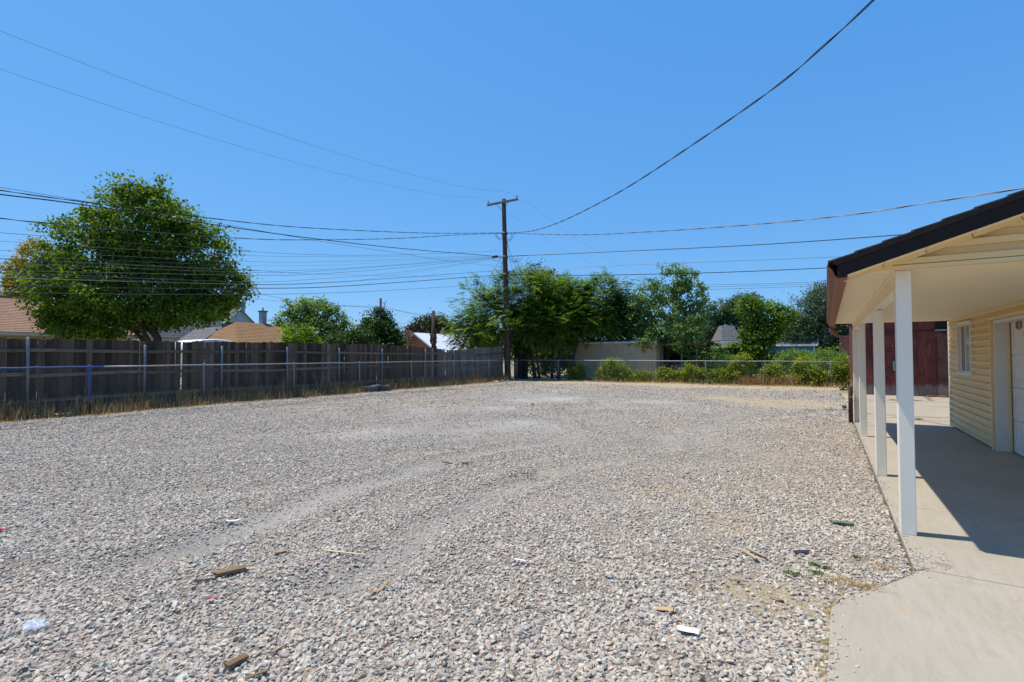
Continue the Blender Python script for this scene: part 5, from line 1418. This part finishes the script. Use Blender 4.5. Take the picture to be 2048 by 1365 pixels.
def loft(rings):
    b = MB(); n = len(rings[0])
    vs = [p for r in rings for p in r]
    fs = [(i * n + j, i * n + (j + 1) % n, (i + 1) * n + (j + 1) % n, (i + 1) * n + j) for i in range(len(rings) - 1) for j in range(n)]
    fs += [tuple(range(n))[::-1], tuple(range((len(rings) - 1) * n, len(rings) * n))]
    return b.add(vs, fs)
loft([ring(-2.2, .78, .42, .86), ring(-2.15, .86, .3, .96), ring(-1.6, .9, .24, 1.0), ring(0, .9, .22, .98), ring(1.2, .9, .22, .97), ring(1.95, .86, .25, .88), ring(2.25, .74, .35, .74)]).build('body', MT['car_paint'], car, smooth=True)
cab = loft([[(-.74, -2.0, .95), (-.72, -1.9, 1.0), (.72, -1.9, 1.0), (.74, -2.0, .95)], [(-.8, -1.35, .95), (-.6, -1.3, 1.4), (.6, -1.3, 1.4), (.8, -1.35, .95)], [(-.82, .2, .95), (-.6, .15, 1.44), (.6, .15, 1.44), (.82, .2, .95)], [(-.82, 1.15, .95), (-.74, 1.1, 1.0), (.74, 1.1, 1.0), (.82, 1.15, .95)]]).build('cabin', MT['car_paint'], car, bevel=.04)
MB().quad((-.6, -1.905, 1.03), (.6, -1.905, 1.03), (.52, -1.33, 1.375), (-.52, -1.33, 1.375)).build('rear_window', MT['car_glass'], cab)
cab.children[0].location = (0, -.035, .03)
for s in (-1, 1):
    o = MB().quad((s * .795, -1.25, 1.02), (s * .81, .15, 1.02), (s * .65, .1, 1.39), (s * .645, -1.2, 1.36)).build('side_window', MT['car_glass'], cab); o.location = (s * .02, 0, 0)
    MB().box(s * .62 - .15, s * .62 + .15, -2.23, -2.12, .74, .9).build('tail_light', MT['tail_red'], car, bevel=.02)
    for yw in (-1.35, 1.4):
        w_ = MB().tube([(s * .72, yw, .31), (s * .92, yw, .31)], .31, 20).build('wheel', MT['black_plastic'], car)
        MB().tube([(s * .74, yw, .31), (s * .925, yw, .31)], .18, 14).build('rim', MT['galv'], w_)
MB().box(-.8, .8, -2.3, -2.16, .4, .56).build('bumper', MT['car_paint'], car, bevel=.03)
MB().box(-.26, .26, -2.25, -2.19, .62, .74).build('number_plate', MT['white_plastic'], car)

# grey roofed white house behind the hedges
gh = at(1455, 652, 44)
hq = empty('house', (gh.x, gh.y, 0), 'white house with steep grey shingled roof partly hidden by trees', 'house')
ang = YAW
hq.rotation_euler = (0, 0, ang)
zt2 = gh.z; zb2 = at(1455, 682, 44).z
b = MB()
roof_plane(b, (-.9, -.9, zb2), (.9, -.9, zb2), (-.5, 0, zt2), (.5, 0, zt2), 8); roof_plane(b, (.9, -.9, zb2), (.9, 1.4, zb2), (.5, 0, zt2), (.5, .6, zt2), 8); roof_plane(b, (-.9, 1.4, zb2), (-.9, -.9, zb2), (-.5, .6, zt2), (-.5, 0, zt2), 8); roof_plane(b, (.9, 1.4, zb2), (-.9, 1.4, zb2), (.5, .6, zt2), (-.5, .6, zt2), 8)
b.box(-.5, .5, 0, .6, zt2 - .05, zt2 + .02)
b.build('turret_roof', MT['roof_grey'], hq)
b = MB(); roof_plane(b, (.4, .2, zb2 - .35), (6, .2, zb2 - .35), (.4, 2.6, zt2 - .4), (6, 2.6, zt2 - .4), 12); roof_plane(b, (6, 5, zb2 - .35), (.4, 5, zb2 - .35), (6, 2.6, zt2 - .4), (.4, 2.6, zt2 - .4), 12)
b.build('roof', MT['roof_grey'], hq)
b = MB(); b.box(-.75, .75, -.7, 1.2, -.1, zb2 - .02); b.box(.76, 5.7, .5, 4.7, -.1, zb2 - .3); b.build('wall', MT['wall_white'], hq)
MB().box(-.95, .95, -.97, -.93, zb2 - .2, zb2 - .03).build('fascia', MT['white_trim'], hq)
wdw = MB().box(-.3, .3, -.75, -.702, zb2 - 1.3, zb2 - .4).build('window', MT['trim_blue'], hq)
MB().box(-.24, .24, -.758, -.751, zb2 - 1.24, zb2 - .46).build('pane', MT['window_dark'], wdw)

# small blue shed with grey roof
bx1 = at(1632, 690, 41)
bs_ = empty('garden_shed', (bx1.x, bx1.y, 0), 'small bright blue shed with grey roof and white fascia', 'shed')
ze = bx1.z; zr = at(1632, 678, 41).z
b = MB(); roof_plane(b, (-4.6, -.2, ze), (.12, -.2, ze), (-4.6, 1.1, zr + .05), (.12, 1.1, zr + .05), 10); roof_plane(b, (.12, 2.4, ze), (-4.6, 2.4, ze), (.12, 1.1, zr + .05), (-4.6, 1.1, zr + .05), 10)
b.build('roof', MT['roof_grey'], bs_)
b = MB(); b.box(-4.4, -.1, 0, 2.2, -.1, ze - .05); b.add([(-.1, 0, ze - .05), (-.1, 2.2, ze - .05), (-.1, 1.1, zr), (-.2, 0, ze - .05), (-.2, 2.2, ze - .05), (-.2, 1.1, zr)], [(0, 1, 2), (5, 4, 3), (0, 3, 4, 1), (1, 4, 5, 2), (2, 5, 3, 0)])
b.build('wall', MT['wall_blue'], bs_)
MB().box(-4.6, .14, -.24, -.205, ze - .1, ze + .04).build('fascia', MT['white_trim'], bs_)
MB().bar((.14, -.2, ze - .02), (.14, 1.1, zr + .03), .03, .14).build('rake_trim', MT['white_trim'], bs_)
MB().box(-.2, -.06, -.05, -.004, 0, ze - .1).build('corner_trim', MT['trim_blue'], bs_)

# brick house corner with steel stairs at far right
kb = at(1690, 711, 40)
bk2 = empty('house', (kb.x, kb.y, 0), 'red brick house wall with raised deck behind the stairs at right', 'house')
MB().box(-.35, 5, 1.0, 5, -.1, 2.95).build('wall', MT['red_brick'], bk2)
MB().box(-.5, 5.2, .8, 5.2, 2.95, 3.1).build('roof', MT['roof_grey'], bk2)
sw = at(1676, 711, 37)
sr_ = empty('staircase', (sw.x, sw.y, 0), 'dark metal outdoor stairs with railing in front of the brick house', 'stairs')
for yy2 in (-.45, .45):
    MB().bar((-1.5, yy2, .0), (1.1, yy2, 1.9), .05, .22, (0, 0, 1)).build('stringer', MT['steel'], sr_)
    MB().bar((-1.5, yy2, .95), (1.1, yy2, 2.85), .04, .05).build('handrail', MT['steel'], sr_)
    for k in range(9):
        xx = -1.4 + k * .3; zz = (xx + 1.5) / 2.6 * 1.9
        MB().tube([(xx, yy2, zz), (xx, yy2, zz + .95)], .014, 6).build('baluster', MT['steel'], sr_)
for k in range(9):
    xx = -1.35 + k * .29; zz = (xx + 1.5) / 2.6 * 1.9
    MB().box(xx - .13, xx + .13, -.42, .42, zz - .02, zz + .02).build('tread', MT['rail_wood'], sr_)
MB().box(1.05, 2.6, -.6, 1.0, 1.86, 1.98).build('landing', MT['rail_wood'], sr_)
for xx in (1.15, 2.5): MB().tube([(xx, -.5, -.1), (xx, -.5, 2.9)], .05, 8).build('post', MT['steel'], sr_)
MB().bar((1.1, -.55, 2.9), (2.6, -.55, 2.9), .05, .05).build('handrail', MT['steel'], sr_)

# ------------------------------------------------------------------ dry grass and weeds
MT['straw'] = leafmat('straw', (.20, .135, .06), (.33, .235, .11), (.46, .36, .19), .25)
MT['straw_dark'] = leafmat('straw_dark', (.17, .105, .05), (.29, .19, .09), (.42, .30, .15), .25)
def blades(name, label, x, y, h, w, seed, mat, lean=.35, z0=None, parent=None, kind='stuff', cat='dry grass'):
    g = np.random.default_rng(seed)
    n = len(x)
    z = zt(x, y) if z0 is None else np.full(n, z0)
    a = g.uniform(0, 6.283, n); l = np.abs(g.normal(0, lean, n))
    dx, dy = np.cos(a) * l, np.sin(a) * l
    p = np.stack([x, y, z - .01], -1)
    s_ = np.stack([-np.sin(a + g.normal(0, .6, n)), np.cos(a), np.zeros(n)], -1) * w[:, None]
    m1 = p + np.stack([dx * h * .4, dy * h * .4, h * .6], -1)
    t_ = p + np.stack([dx * h * 1.15, dy * h * 1.15, h * (1 - .25 * l)], -1)
    v = np.stack([p - s_, p + s_, m1 + s_ * .7, m1 - s_ * .7, t_], 1).reshape(-1, 3)
    b = np.arange(n)[:, None] * 5
    me_ = arrays(name, v, f4=b + np.array([[0, 1, 2, 3]]), f3=b + np.array([[3, 2, 4]]), mat=MT[mat], attr=('tint', np.repeat(np.clip(g.normal(.5, .25, n), 0, 1), 5)))
    o = bpy.data.objects.new(name, me_); C.objects.link(o); o.parent = parent
    if label: tag(o, label, cat)
    if kind: o['kind'] = kind
    return o
g = np.random.default_rng(5)
def clustered(n, fx, fy, k=60, sp=.25):
    c = g.integers(0, k, n)
    cx, cy = fx(k), fy(k)
    return cx[c] + g.normal(0, sp, n), cy[c] + g.normal(0, sp, n)
n = 22000
x, y = clustered(n, lambda k: g.uniform(-16.5, -15.95, k), lambda k: g.uniform(-1, 25.5, k), 190, .2)
x = np.clip(x, -16.6, -15.6)
blades('dry_grass', 'tall dry brown grass along the foot of the left fences', x, y, g.uniform(.08, .7, n) ** 1.25 * (1 - .4 * (x > -16.05)), g.uniform(.003, .007, n), 1, 'straw_dark', .35)
n = 7500
x, y = clustered(n, lambda k: g.uniform(-15.9, -15.3, k), lambda k: g.uniform(-1, 25.5, k), 200, .12)
blades('dry_grass', 'short straw stubble on the dirt strip before the left fence', x, y, g.uniform(.02, .09, n), g.uniform(.003, .007, n), 2, 'straw', .8)
n = 4600
x = g.uniform(-11.5, .7, n); y = backy(x) + g.normal(.25, .28, n)
blades('dry_grass', 'straw coloured dry grass under the vines of the back fence', x, y, g.uniform(.1, .42, n), g.uniform(.004, .010, n), 3, 'straw', .5)
n = 5500
x = g.uniform(-14.5, .6, n); y = backy(x) - np.abs(g.normal(0, .5, n)) + .1
blades('dry_grass', 'short straw and stubble on the dirt in front of the back fence', x, y, g.uniform(.02, .16, n) ** 1.1, g.uniform(.004, .010, n), 9, 'straw', .8)
n = 3400
xr_ = [on_y(p_, 28.2) for p_ in (1480, 1590)]
x = g.uniform(xr_[0], xr_[1], n); y = backy(x) + g.normal(.12, .16, n)
blades('dry_grass', 'reddish brown dry weed bank on the back fence below the broad leafed tree', x, y, g.uniform(.25, .68, n), g.uniform(.004, .009, n), 4, 'straw_dark', .45)
n = 4500
x = g.uniform(-9, 6, n); y = g.uniform(29, 36, n)
blades('dry_grass', 'pale dry grass of the yard behind the back fence', x, y, g.uniform(.1, .35, n), g.uniform(.01, .02, n), 6, 'straw', .5, z0=-.13)
# straw at the concrete edge and in the gravel
n = 1500
t_ = g.random(n)
ye = g.uniform(2.45, 3.75, n); xe = np.interp(ye, [2.4, 2.75, 3.5, 3.8], [-.03, -.02, 0, .15]) - np.abs(g.normal(0, .05, n)) * (.6 + .6 * np.sin(ye * 9)) + .012
blades('dry_grass', 'matted straw along the edge of the near concrete pad', xe, ye, g.uniform(.01, .03, n), g.uniform(.001, .002, n), 7, 'straw', 1.3, z0=.012)
for i, (px_, py_, r_, n_, lab_) in enumerate([(1738, 1184, .05, 420, 'dead straw tuft at the corner of the gravel beside the pad'), (1764, 1140, .035, 160, 'small dead straw tuft left of the nearest porch post'), (1688, 1170, .06, 200, 'thin scatter of straw left of the concrete corner')]):
    c_ = G(px_, py_)
    x, y = c_.x + g.normal(0, r_, n_), c_.y + g.normal(0, r_ * .7, n_)
    blades('dead_tuft', lab_, x, y, g.uniform(.02, .06, n_), g.uniform(.0012, .0028, n_), 20 + i, 'straw', .9, z0=.01)
n = 2400
x, y = clustered(n, lambda k: g.choice([-.6, -.75, -.3, -1.4, -1.0, -.15, .1], k) + g.normal(0, .35, k), lambda k: g.uniform(3.0, 6.2, k), 70, .1)
ok = ~in_pad(x, y) & (x < .4)
blades('dry_grass', 'sparse flattened straw over the dirt patches in the gravel', x[ok], y[ok], g.uniform(.012, .035, ok.sum()), g.uniform(.001, .0025, ok.sum()), 8, 'straw', 1.3)
# dried bushes by the left fence
for i, (px_, py_, lab_, h_) in enumerate([(640, 785, 'leafless dried bush against the chain link fence below the airy tree', .85), (945, 762, 'pale leafless dried bush near the foot of the utility pole', .75), (568, 790, 'small dead tangle behind the chain link fence post', .9)]):
    c_ = G(px_, py_)
    xx = -16.3 if i != 2 else -16.4; yy2 = on_x(px_, xx)
    o = empty('dried_bush', (xx, yy2, 0), lab_, 'dead shrub')
    r_ = random.Random(i + 5)
    for k in range(16):
        a_ = r_.uniform(0, 6.28); sp_2 = r_.uniform(.1, .42)
        p0_ = Vector((0, 0, 0)); p1_ = Vector((math.cos(a_) * sp_2 * .4, math.sin(a_) * sp_2 * .3, h_ * .45)); p2_ = Vector((math.cos(a_) * sp_2, math.sin(a_) * sp_2 * .6, h_ * r_.uniform(.7, 1)))
        b = MB().tube([p0_, p1_, p2_], [.012, .008, .003], 4)
        for q_ in range(4):
            s0_ = p1_.lerp(p2_, r_.random())
            b.tube([s0_, s0_ + Vector((r_.gauss(0, .09), r_.gauss(0, .07), r_.uniform(.03, .14)))], [.005, .002], 3)
        b.build('twig', MT['bark_pale'], o)
# green weeds
MT['weed'] = leafmat('weed', (.035, .065, .015), (.06, .10, .02), (.10, .14, .03), .3)
for i, (px_, py_, r_, lab_) in enumerate([(1060, 950, .26, 'flat patch of green weeds in the middle of the gravel'), (1585, 1150, .06, 'low weed with dark leaves left of the weed pair'), (1630, 1133, .04, 'upper weed of the pair near the porch'), (1632, 1150, .045, 'lower weed of the pair near the porch'), (1652, 1141, .03, 'tiny weed right of the weed pair'), (1712, 1121, .035, 'single weed sprig closest to the nearest porch post'),
                                         (1655, 821, .22, 'green weed on the dirt left of the rusty post'), (1690, 823, .16, 'green weed at the concrete edge beside the rusty post'), (1645, 795, .2, 'green weed near the last fence post'), (1785, 802, .12, 'weed in the apron crack seen between two porch posts'), (1833, 803, .14, 'weed in the apron crack before the red shed'), (1838, 841, .1, 'weed in the apron crack nearest the porch shade'), (150, 832, .18, 'bright green weed at the shadow edge of the left fence')]):
    c_ = G(px_, py_)
    n_ = 55 if r_ < .1 else 75
    x, y = c_.x + g.normal(0, r_ * .45, n_), c_.y + g.normal(0, r_ * .35, n_)
    z_ = zt(x, y) + .012 if c_.x < .4 else np.full(n_, .02)
    sz = (.018 if r_ < .1 else .03) * g.uniform(.6, 1.4, n_)
    d = unit(n_, g); d[:, 2] = np.abs(d[:, 2]) * .7
    v, f, t = leaf_arrays(np.stack([x, y, z_], -1), d, unit(n_, g) * .4 + np.array([0, 0, 1.0]), sz, sz * .6, np.clip(g.normal(.5, .25, n_), 0, 1))
    me_ = arrays('weed', v, f3=f, mat=MT['weed'], attr=('tint', t))
    o = bpy.data.objects.new('weed', me_); C.objects.link(o)
    tag(o, lab_, 'weed', 'green weeds on the lot')

# ------------------------------------------------------------------ litter on the gravel
def ground_z(x, y):
    return float(zt(x, y)) + .02 if x < .45 else ZC
def plank(name, label, cat, p, q, wd, th, mat, shape='slant', group=None, bend=0.0, lift=.0):
    a_, b_ = G(*p), G(*q); th *= .4; wd *= .8
    d = b_ - a_; L_ = d.length; yaw = math.atan2(d.y, d.x); c_ = (a_ + b_) / 2
    h = L_ / 2; w = wd / 2
    n = 8
    b = MB(); rings = []
    r_ = random.Random(hash(label) % 1000 if False else len(label) * 7 + int(p[0]))
    for i in range(n + 1):
        t = i / n; x = -h + L_ * t
        k0 = 1.0
        if shape == 'slant' and i == 0: k0 = .25
        if shape == 'chip': k0 = .55 + .45 * math.sin(math.pi * min(1, t + .12)) + r_.uniform(-.12, .12)
        if shape == 'stick': k0 = 1 - .35 * t + r_.uniform(-.1, .1)
        wob = r_.uniform(-.06, .06) * wd
        zb = bend * (4 * (t - .5) ** 2)
        sl = (w * .9 if (shape == 'slant' and i == 0) else 0)
        rings.append([(x, -w * k0 + wob + sl, zb), (x, w * k0 + wob, zb), (x + r_.uniform(-.002, .002), w * k0 + wob, zb + th * (1 if shape != 'chip' else r_.uniform(.7, 1.1))), (x, -w * k0 + wob + sl, zb + th * (1 if shape != 'chip' else r_.uniform(.7, 1.1)))])
    o = loft(rings).build(name, MT[mat])
    o.location = (c_.x, c_.y, ground_z(c_.x, c_.y) + lift); o.rotation_euler = (r_.gauss(0, .03), r_.gauss(0, .02), yaw)
    tag(o, label, cat, group)
    return o
LG = 'scraps lying on the gravel'
plank('wood_scrap', 'dark split board with a pale slanted end lying on the gravel at left', 'wood scrap', (427, 1157), (492, 1144), .075, .045, 'litter_dark', 'slant', LG)
plank('plastic_strip', 'black plastic strip next to the split board', 'scrap', (388, 1171), (436, 1165), .028, .012, 'black_plastic', 'stick', LG)
plank('wood_chip', 'small flat orange brown wood chip above the split board', 'wood scrap', (548, 1107), (573, 1103), .06, .012, 'litter_wood', 'chip', LG)
plank('stick', 'long thin tan stick lying in the middle left of the gravel', 'stick', (646, 1112), (732, 1123), .022, .012, 'litter_pale', 'stick', LG)
plank('bark_piece', 'curved tan piece of bark curling off the gravel', 'wood scrap', (733, 1201), (776, 1180), .04, .008, 'litter_wood', 'chip', LG, bend=.03)
plank('wood_chunk', 'thick weathered block of wood near the bottom edge', 'wood scrap', (452, 1335), (494, 1314), .05, .035, 'litter_dark', 'box', LG)
plank('wood_scrap', 'narrow weathered slat right at the bottom edge beside the wood block', 'wood scrap', (490, 1355), (536, 1338), .022, .016, 'litter_dark', 'box', LG)
plank('wood_scrap', 'short splintered stick above the thick wood block', 'wood scrap', (543, 1307), (573, 1290), .02, .016, 'litter_wood', 'stick', LG)
plank('wood_scrap', 'small yellow wood sliver far off in the left wheel track', 'wood scrap', (590, 926), (616, 926), .035, .03, 'litter_pale', 'box', LG)
plank('wood_scrap', 'left one of two brown chips in the centre of the lot', 'wood scrap', (885, 925), (905, 928), .05, .03, 'litter_dark', 'chip', LG)
plank('wood_scrap', 'right one of two brown chips in the centre of the lot', 'wood scrap', (920, 930), (941, 929), .05, .03, 'litter_wood', 'chip', LG)
plank('wood_scrap', 'left one of two pale slats side by side on the right of the gravel', 'wood scrap', (1484, 1107), (1514, 1126), .03, .02, 'litter_pale', 'box', LG)
plank('wood_scrap', 'right one of two pale slats side by side on the right of the gravel', 'wood scrap', (1496, 1105), (1533, 1122), .03, .02, 'litter_pale', 'box', LG)
plank('painted_board', 'green painted board end lying near the porch edge', 'wood scrap', (1660, 1051), (1707, 1056), .06, .03, 'green_paint', 'slant', LG)
plank('stick', 'thin dark stick below the two pale slats', 'stick', (1460, 1167), (1498, 1168), .014, .012, 'litter_dark', 'stick', LG)
plank('stick', 'split tan splinter on the dirt patch near the pad', 'stick', (1535, 1193), (1568, 1205), .022, .012, 'litter_wood', 'slant', LG)
plank('cardboard_scrap', 'small tan cardboard piece left of the dirt patch', 'cardboard', (1312, 1222), (1346, 1227), .05, .006, 'cardboard', 'box', LG)
plank('white_card', 'torn white card lying on the coarse stones near the bottom', 'paper', (1352, 1261), (1398, 1271), .06, .003, 'white_plastic', 'slant', LG, lift=.006)
plank('white_strip', 'narrow white plastic strip in the centre of the gravel', 'scrap', (1028, 1124), (1051, 1128), .022, .008, 'white_plastic', 'box', LG, lift=.01)
plank('paper_scrap', 'crumpled white paper on the edge of the left wheel rut', 'paper', (452, 1048), (483, 1044), .05, .015, 'white_plastic', 'chip', LG, bend=.012, lift=.01)
plank('red_scrap', 'red plastic scrap at the left edge of the photo', 'scrap', (-6, 1062), (13, 1065), .03, .012, 'red_plastic', 'stick', LG, lift=.01)
plank('red_scrap', 'small red plastic bit in front of the split board', 'scrap', (415, 1205), (427, 1204), .02, .01, 'red_plastic', 'chip', LG, lift=.01)
plank('black_rag', 'flat black rubber scrap beside the weeds near the porch', 'scrap', (1588, 1110), (1621, 1108), .06, .006, 'black_plastic', 'chip', LG, lift=0)
plank('wood_scrap', 'grey board lying flat on the far dirt patch left of the porch', 'wood scrap', (1608, 821), (1630, 822), .12, .03, 'litter_dark', 'box', LG)
plank('stick', 'tan stick leaning at the straw tuft by the concrete corner', 'stick', (1748, 1140), (1763, 1166), .012, .008, 'litter_pale', 'stick', LG, lift=.01)
plank('stick', 'short tan sliver on the gravel above the cardboard piece', 'stick', (1368, 1153), (1392, 1164), .014, .01, 'litter_wood', 'stick', LG)
for i, (px_, py_, s_, lab_) in enumerate([(1220, 1163, .05, 'white stone lying on the gravel right of centre'), (1672, 776, .16, 'white rock in front of the last back fence post'), (1630, 783, .13, 'pale rock on the dirt before the back fence'), (1535, 777, .16, 'white rubble lump below the broad leafed tree'), (1885, 1116, .022, 'small stone lying on the concrete walkway'), (1372, 947, .07, 'large grey stone in the right wheel track'), (1692, 1040, .05, 'pinkish stone beside the green board'), (1066, 812, .1, 'white lump far away in the middle of the lot')]):
    c_ = G(px_, py_)
    MT.setdefault('pale_rock', M('pale_rock', (.5, .48, .45), (.42, .40, .37), scale=20, rough=.9))
    me_ = stones[i % 12].copy(); me_.materials[0] = MT['pale_rock'] if 'white' in lab_ or 'pale' in lab_ else MT['stone']
    o = inst('rock', me_, (c_.x, c_.y, ground_z(c_.x, c_.y) + s_ * .15), (.2, .3, i), (s_ * 1.4, s_ * 1.2, s_ * 1.1))
    tag(o, lab_, 'rock', 'single rocks')
# crumpled clear plastic bag
m, nt, nd, lk, bs = nodes_of('clear_plastic')
bs.inputs['Base Color'].default_value = (.75, .82, .95, 1); bs.inputs['Roughness'].default_value = .12; bs.inputs['Alpha'].default_value = .35; bs.inputs['Specular IOR Level'].default_value = .8
MT['clear_plastic'] = m
c_ = G(70, 1268)
bm = bmesh.new(); bmesh.ops.create_icosphere(bm, subdivisions=3, radius=.5)
r_ = random.Random(3)
for vtx in bm.verts:
    k_ = 1 + .28 * math.sin(vtx.co.x * 11 + 1.3 * vtx.co.y * 7) * math.cos(vtx.co.y * 13) + r_.uniform(-.12, .12)
    vtx.co *= k_; vtx.co.z = max(-.1, vtx.co.z * .5)
me_ = bpy.data.meshes.new('plastic_bag'); bm.to_mesh(me_); bm.free(); me_.materials.append(m)
o = inst('plastic_bag', me_, (c_.x, c_.y, ground_z(c_.x, c_.y) + .012), (0, 0, .3), (.12, .08, .08))
tag(o, 'crumpled clear plastic bag on the stones at lower left', 'plastic bag', LG)
# tubs by the fence and rubble by the pole
for i, (px_, lab_, mt_) in enumerate([(744, 'left one of two blue grey plastic tubs lying at the chain link fence', 'blue_tub'), (766, 'right one of two blue grey plastic tubs lying at the chain link fence', 'galv_dull')]):
    yy2 = on_x(px_, -15.75)
    o = empty('plastic_tub', (-15.75, yy2, -.01), lab_, 'tub', 'tubs by the fence')
    b = MB()
    outer = [(.2, .0), (.27, .24), (.29, .25)]
    nseg = 18
    prof_ = [(.0, .0), (.22, .0), (.28, .24), (.31, .245), (.31, .26), (.265, .26), (.205, .02), (0, .02)]
    vs = []
    for (rr_, zz_) in prof_:
        for k in range(nseg):
            a_ = 2 * math.pi * k / nseg; vs.append((rr_ * math.cos(a_) * .75, rr_ * math.sin(a_) * 1.25, zz_))
    fs = [(j * nseg + k, j * nseg + (k + 1) % nseg, (j + 1) * nseg + (k + 1) % nseg, (j + 1) * nseg + k) for j in range(len(prof_) - 1) for k in range(nseg)]
    b.add(vs, fs).build('shell', MT[mt_], o, smooth=True, fix=False)
    for s in (-1, 1): MB().tube([(-.06, s * .385, .25), (-.05, s * .42, .27), (.05, s * .42, .27), (.06, s * .385, .25)], .012, 6).build('handle', MT[mt_], o)
    o.rotation_euler = (.06 * (1 - 2 * i), 0, .1 * i)
for i, (px_, py_, s_) in enumerate([(993, 757, .3), (1003, 758, .34), (1010, 757, .22)]):
    c_ = G(px_, py_); me_ = stones[(i + 3) % 12].copy(); me_.materials[0] = MT['pale_rock']
    o = inst('rubble', me_, (CX + .5 + .12 * i, on_x(px_, CX + .5), .04), (.1, .2, i * 1.7), (s_ * 1.3, s_, s_ * .6))
    tag(o, ['left broken concrete lump at the foot of the utility pole', 'middle broken concrete lump at the foot of the utility pole', 'right broken concrete lump at the foot of the utility pole'][i], 'rubble', 'rubble by the pole')
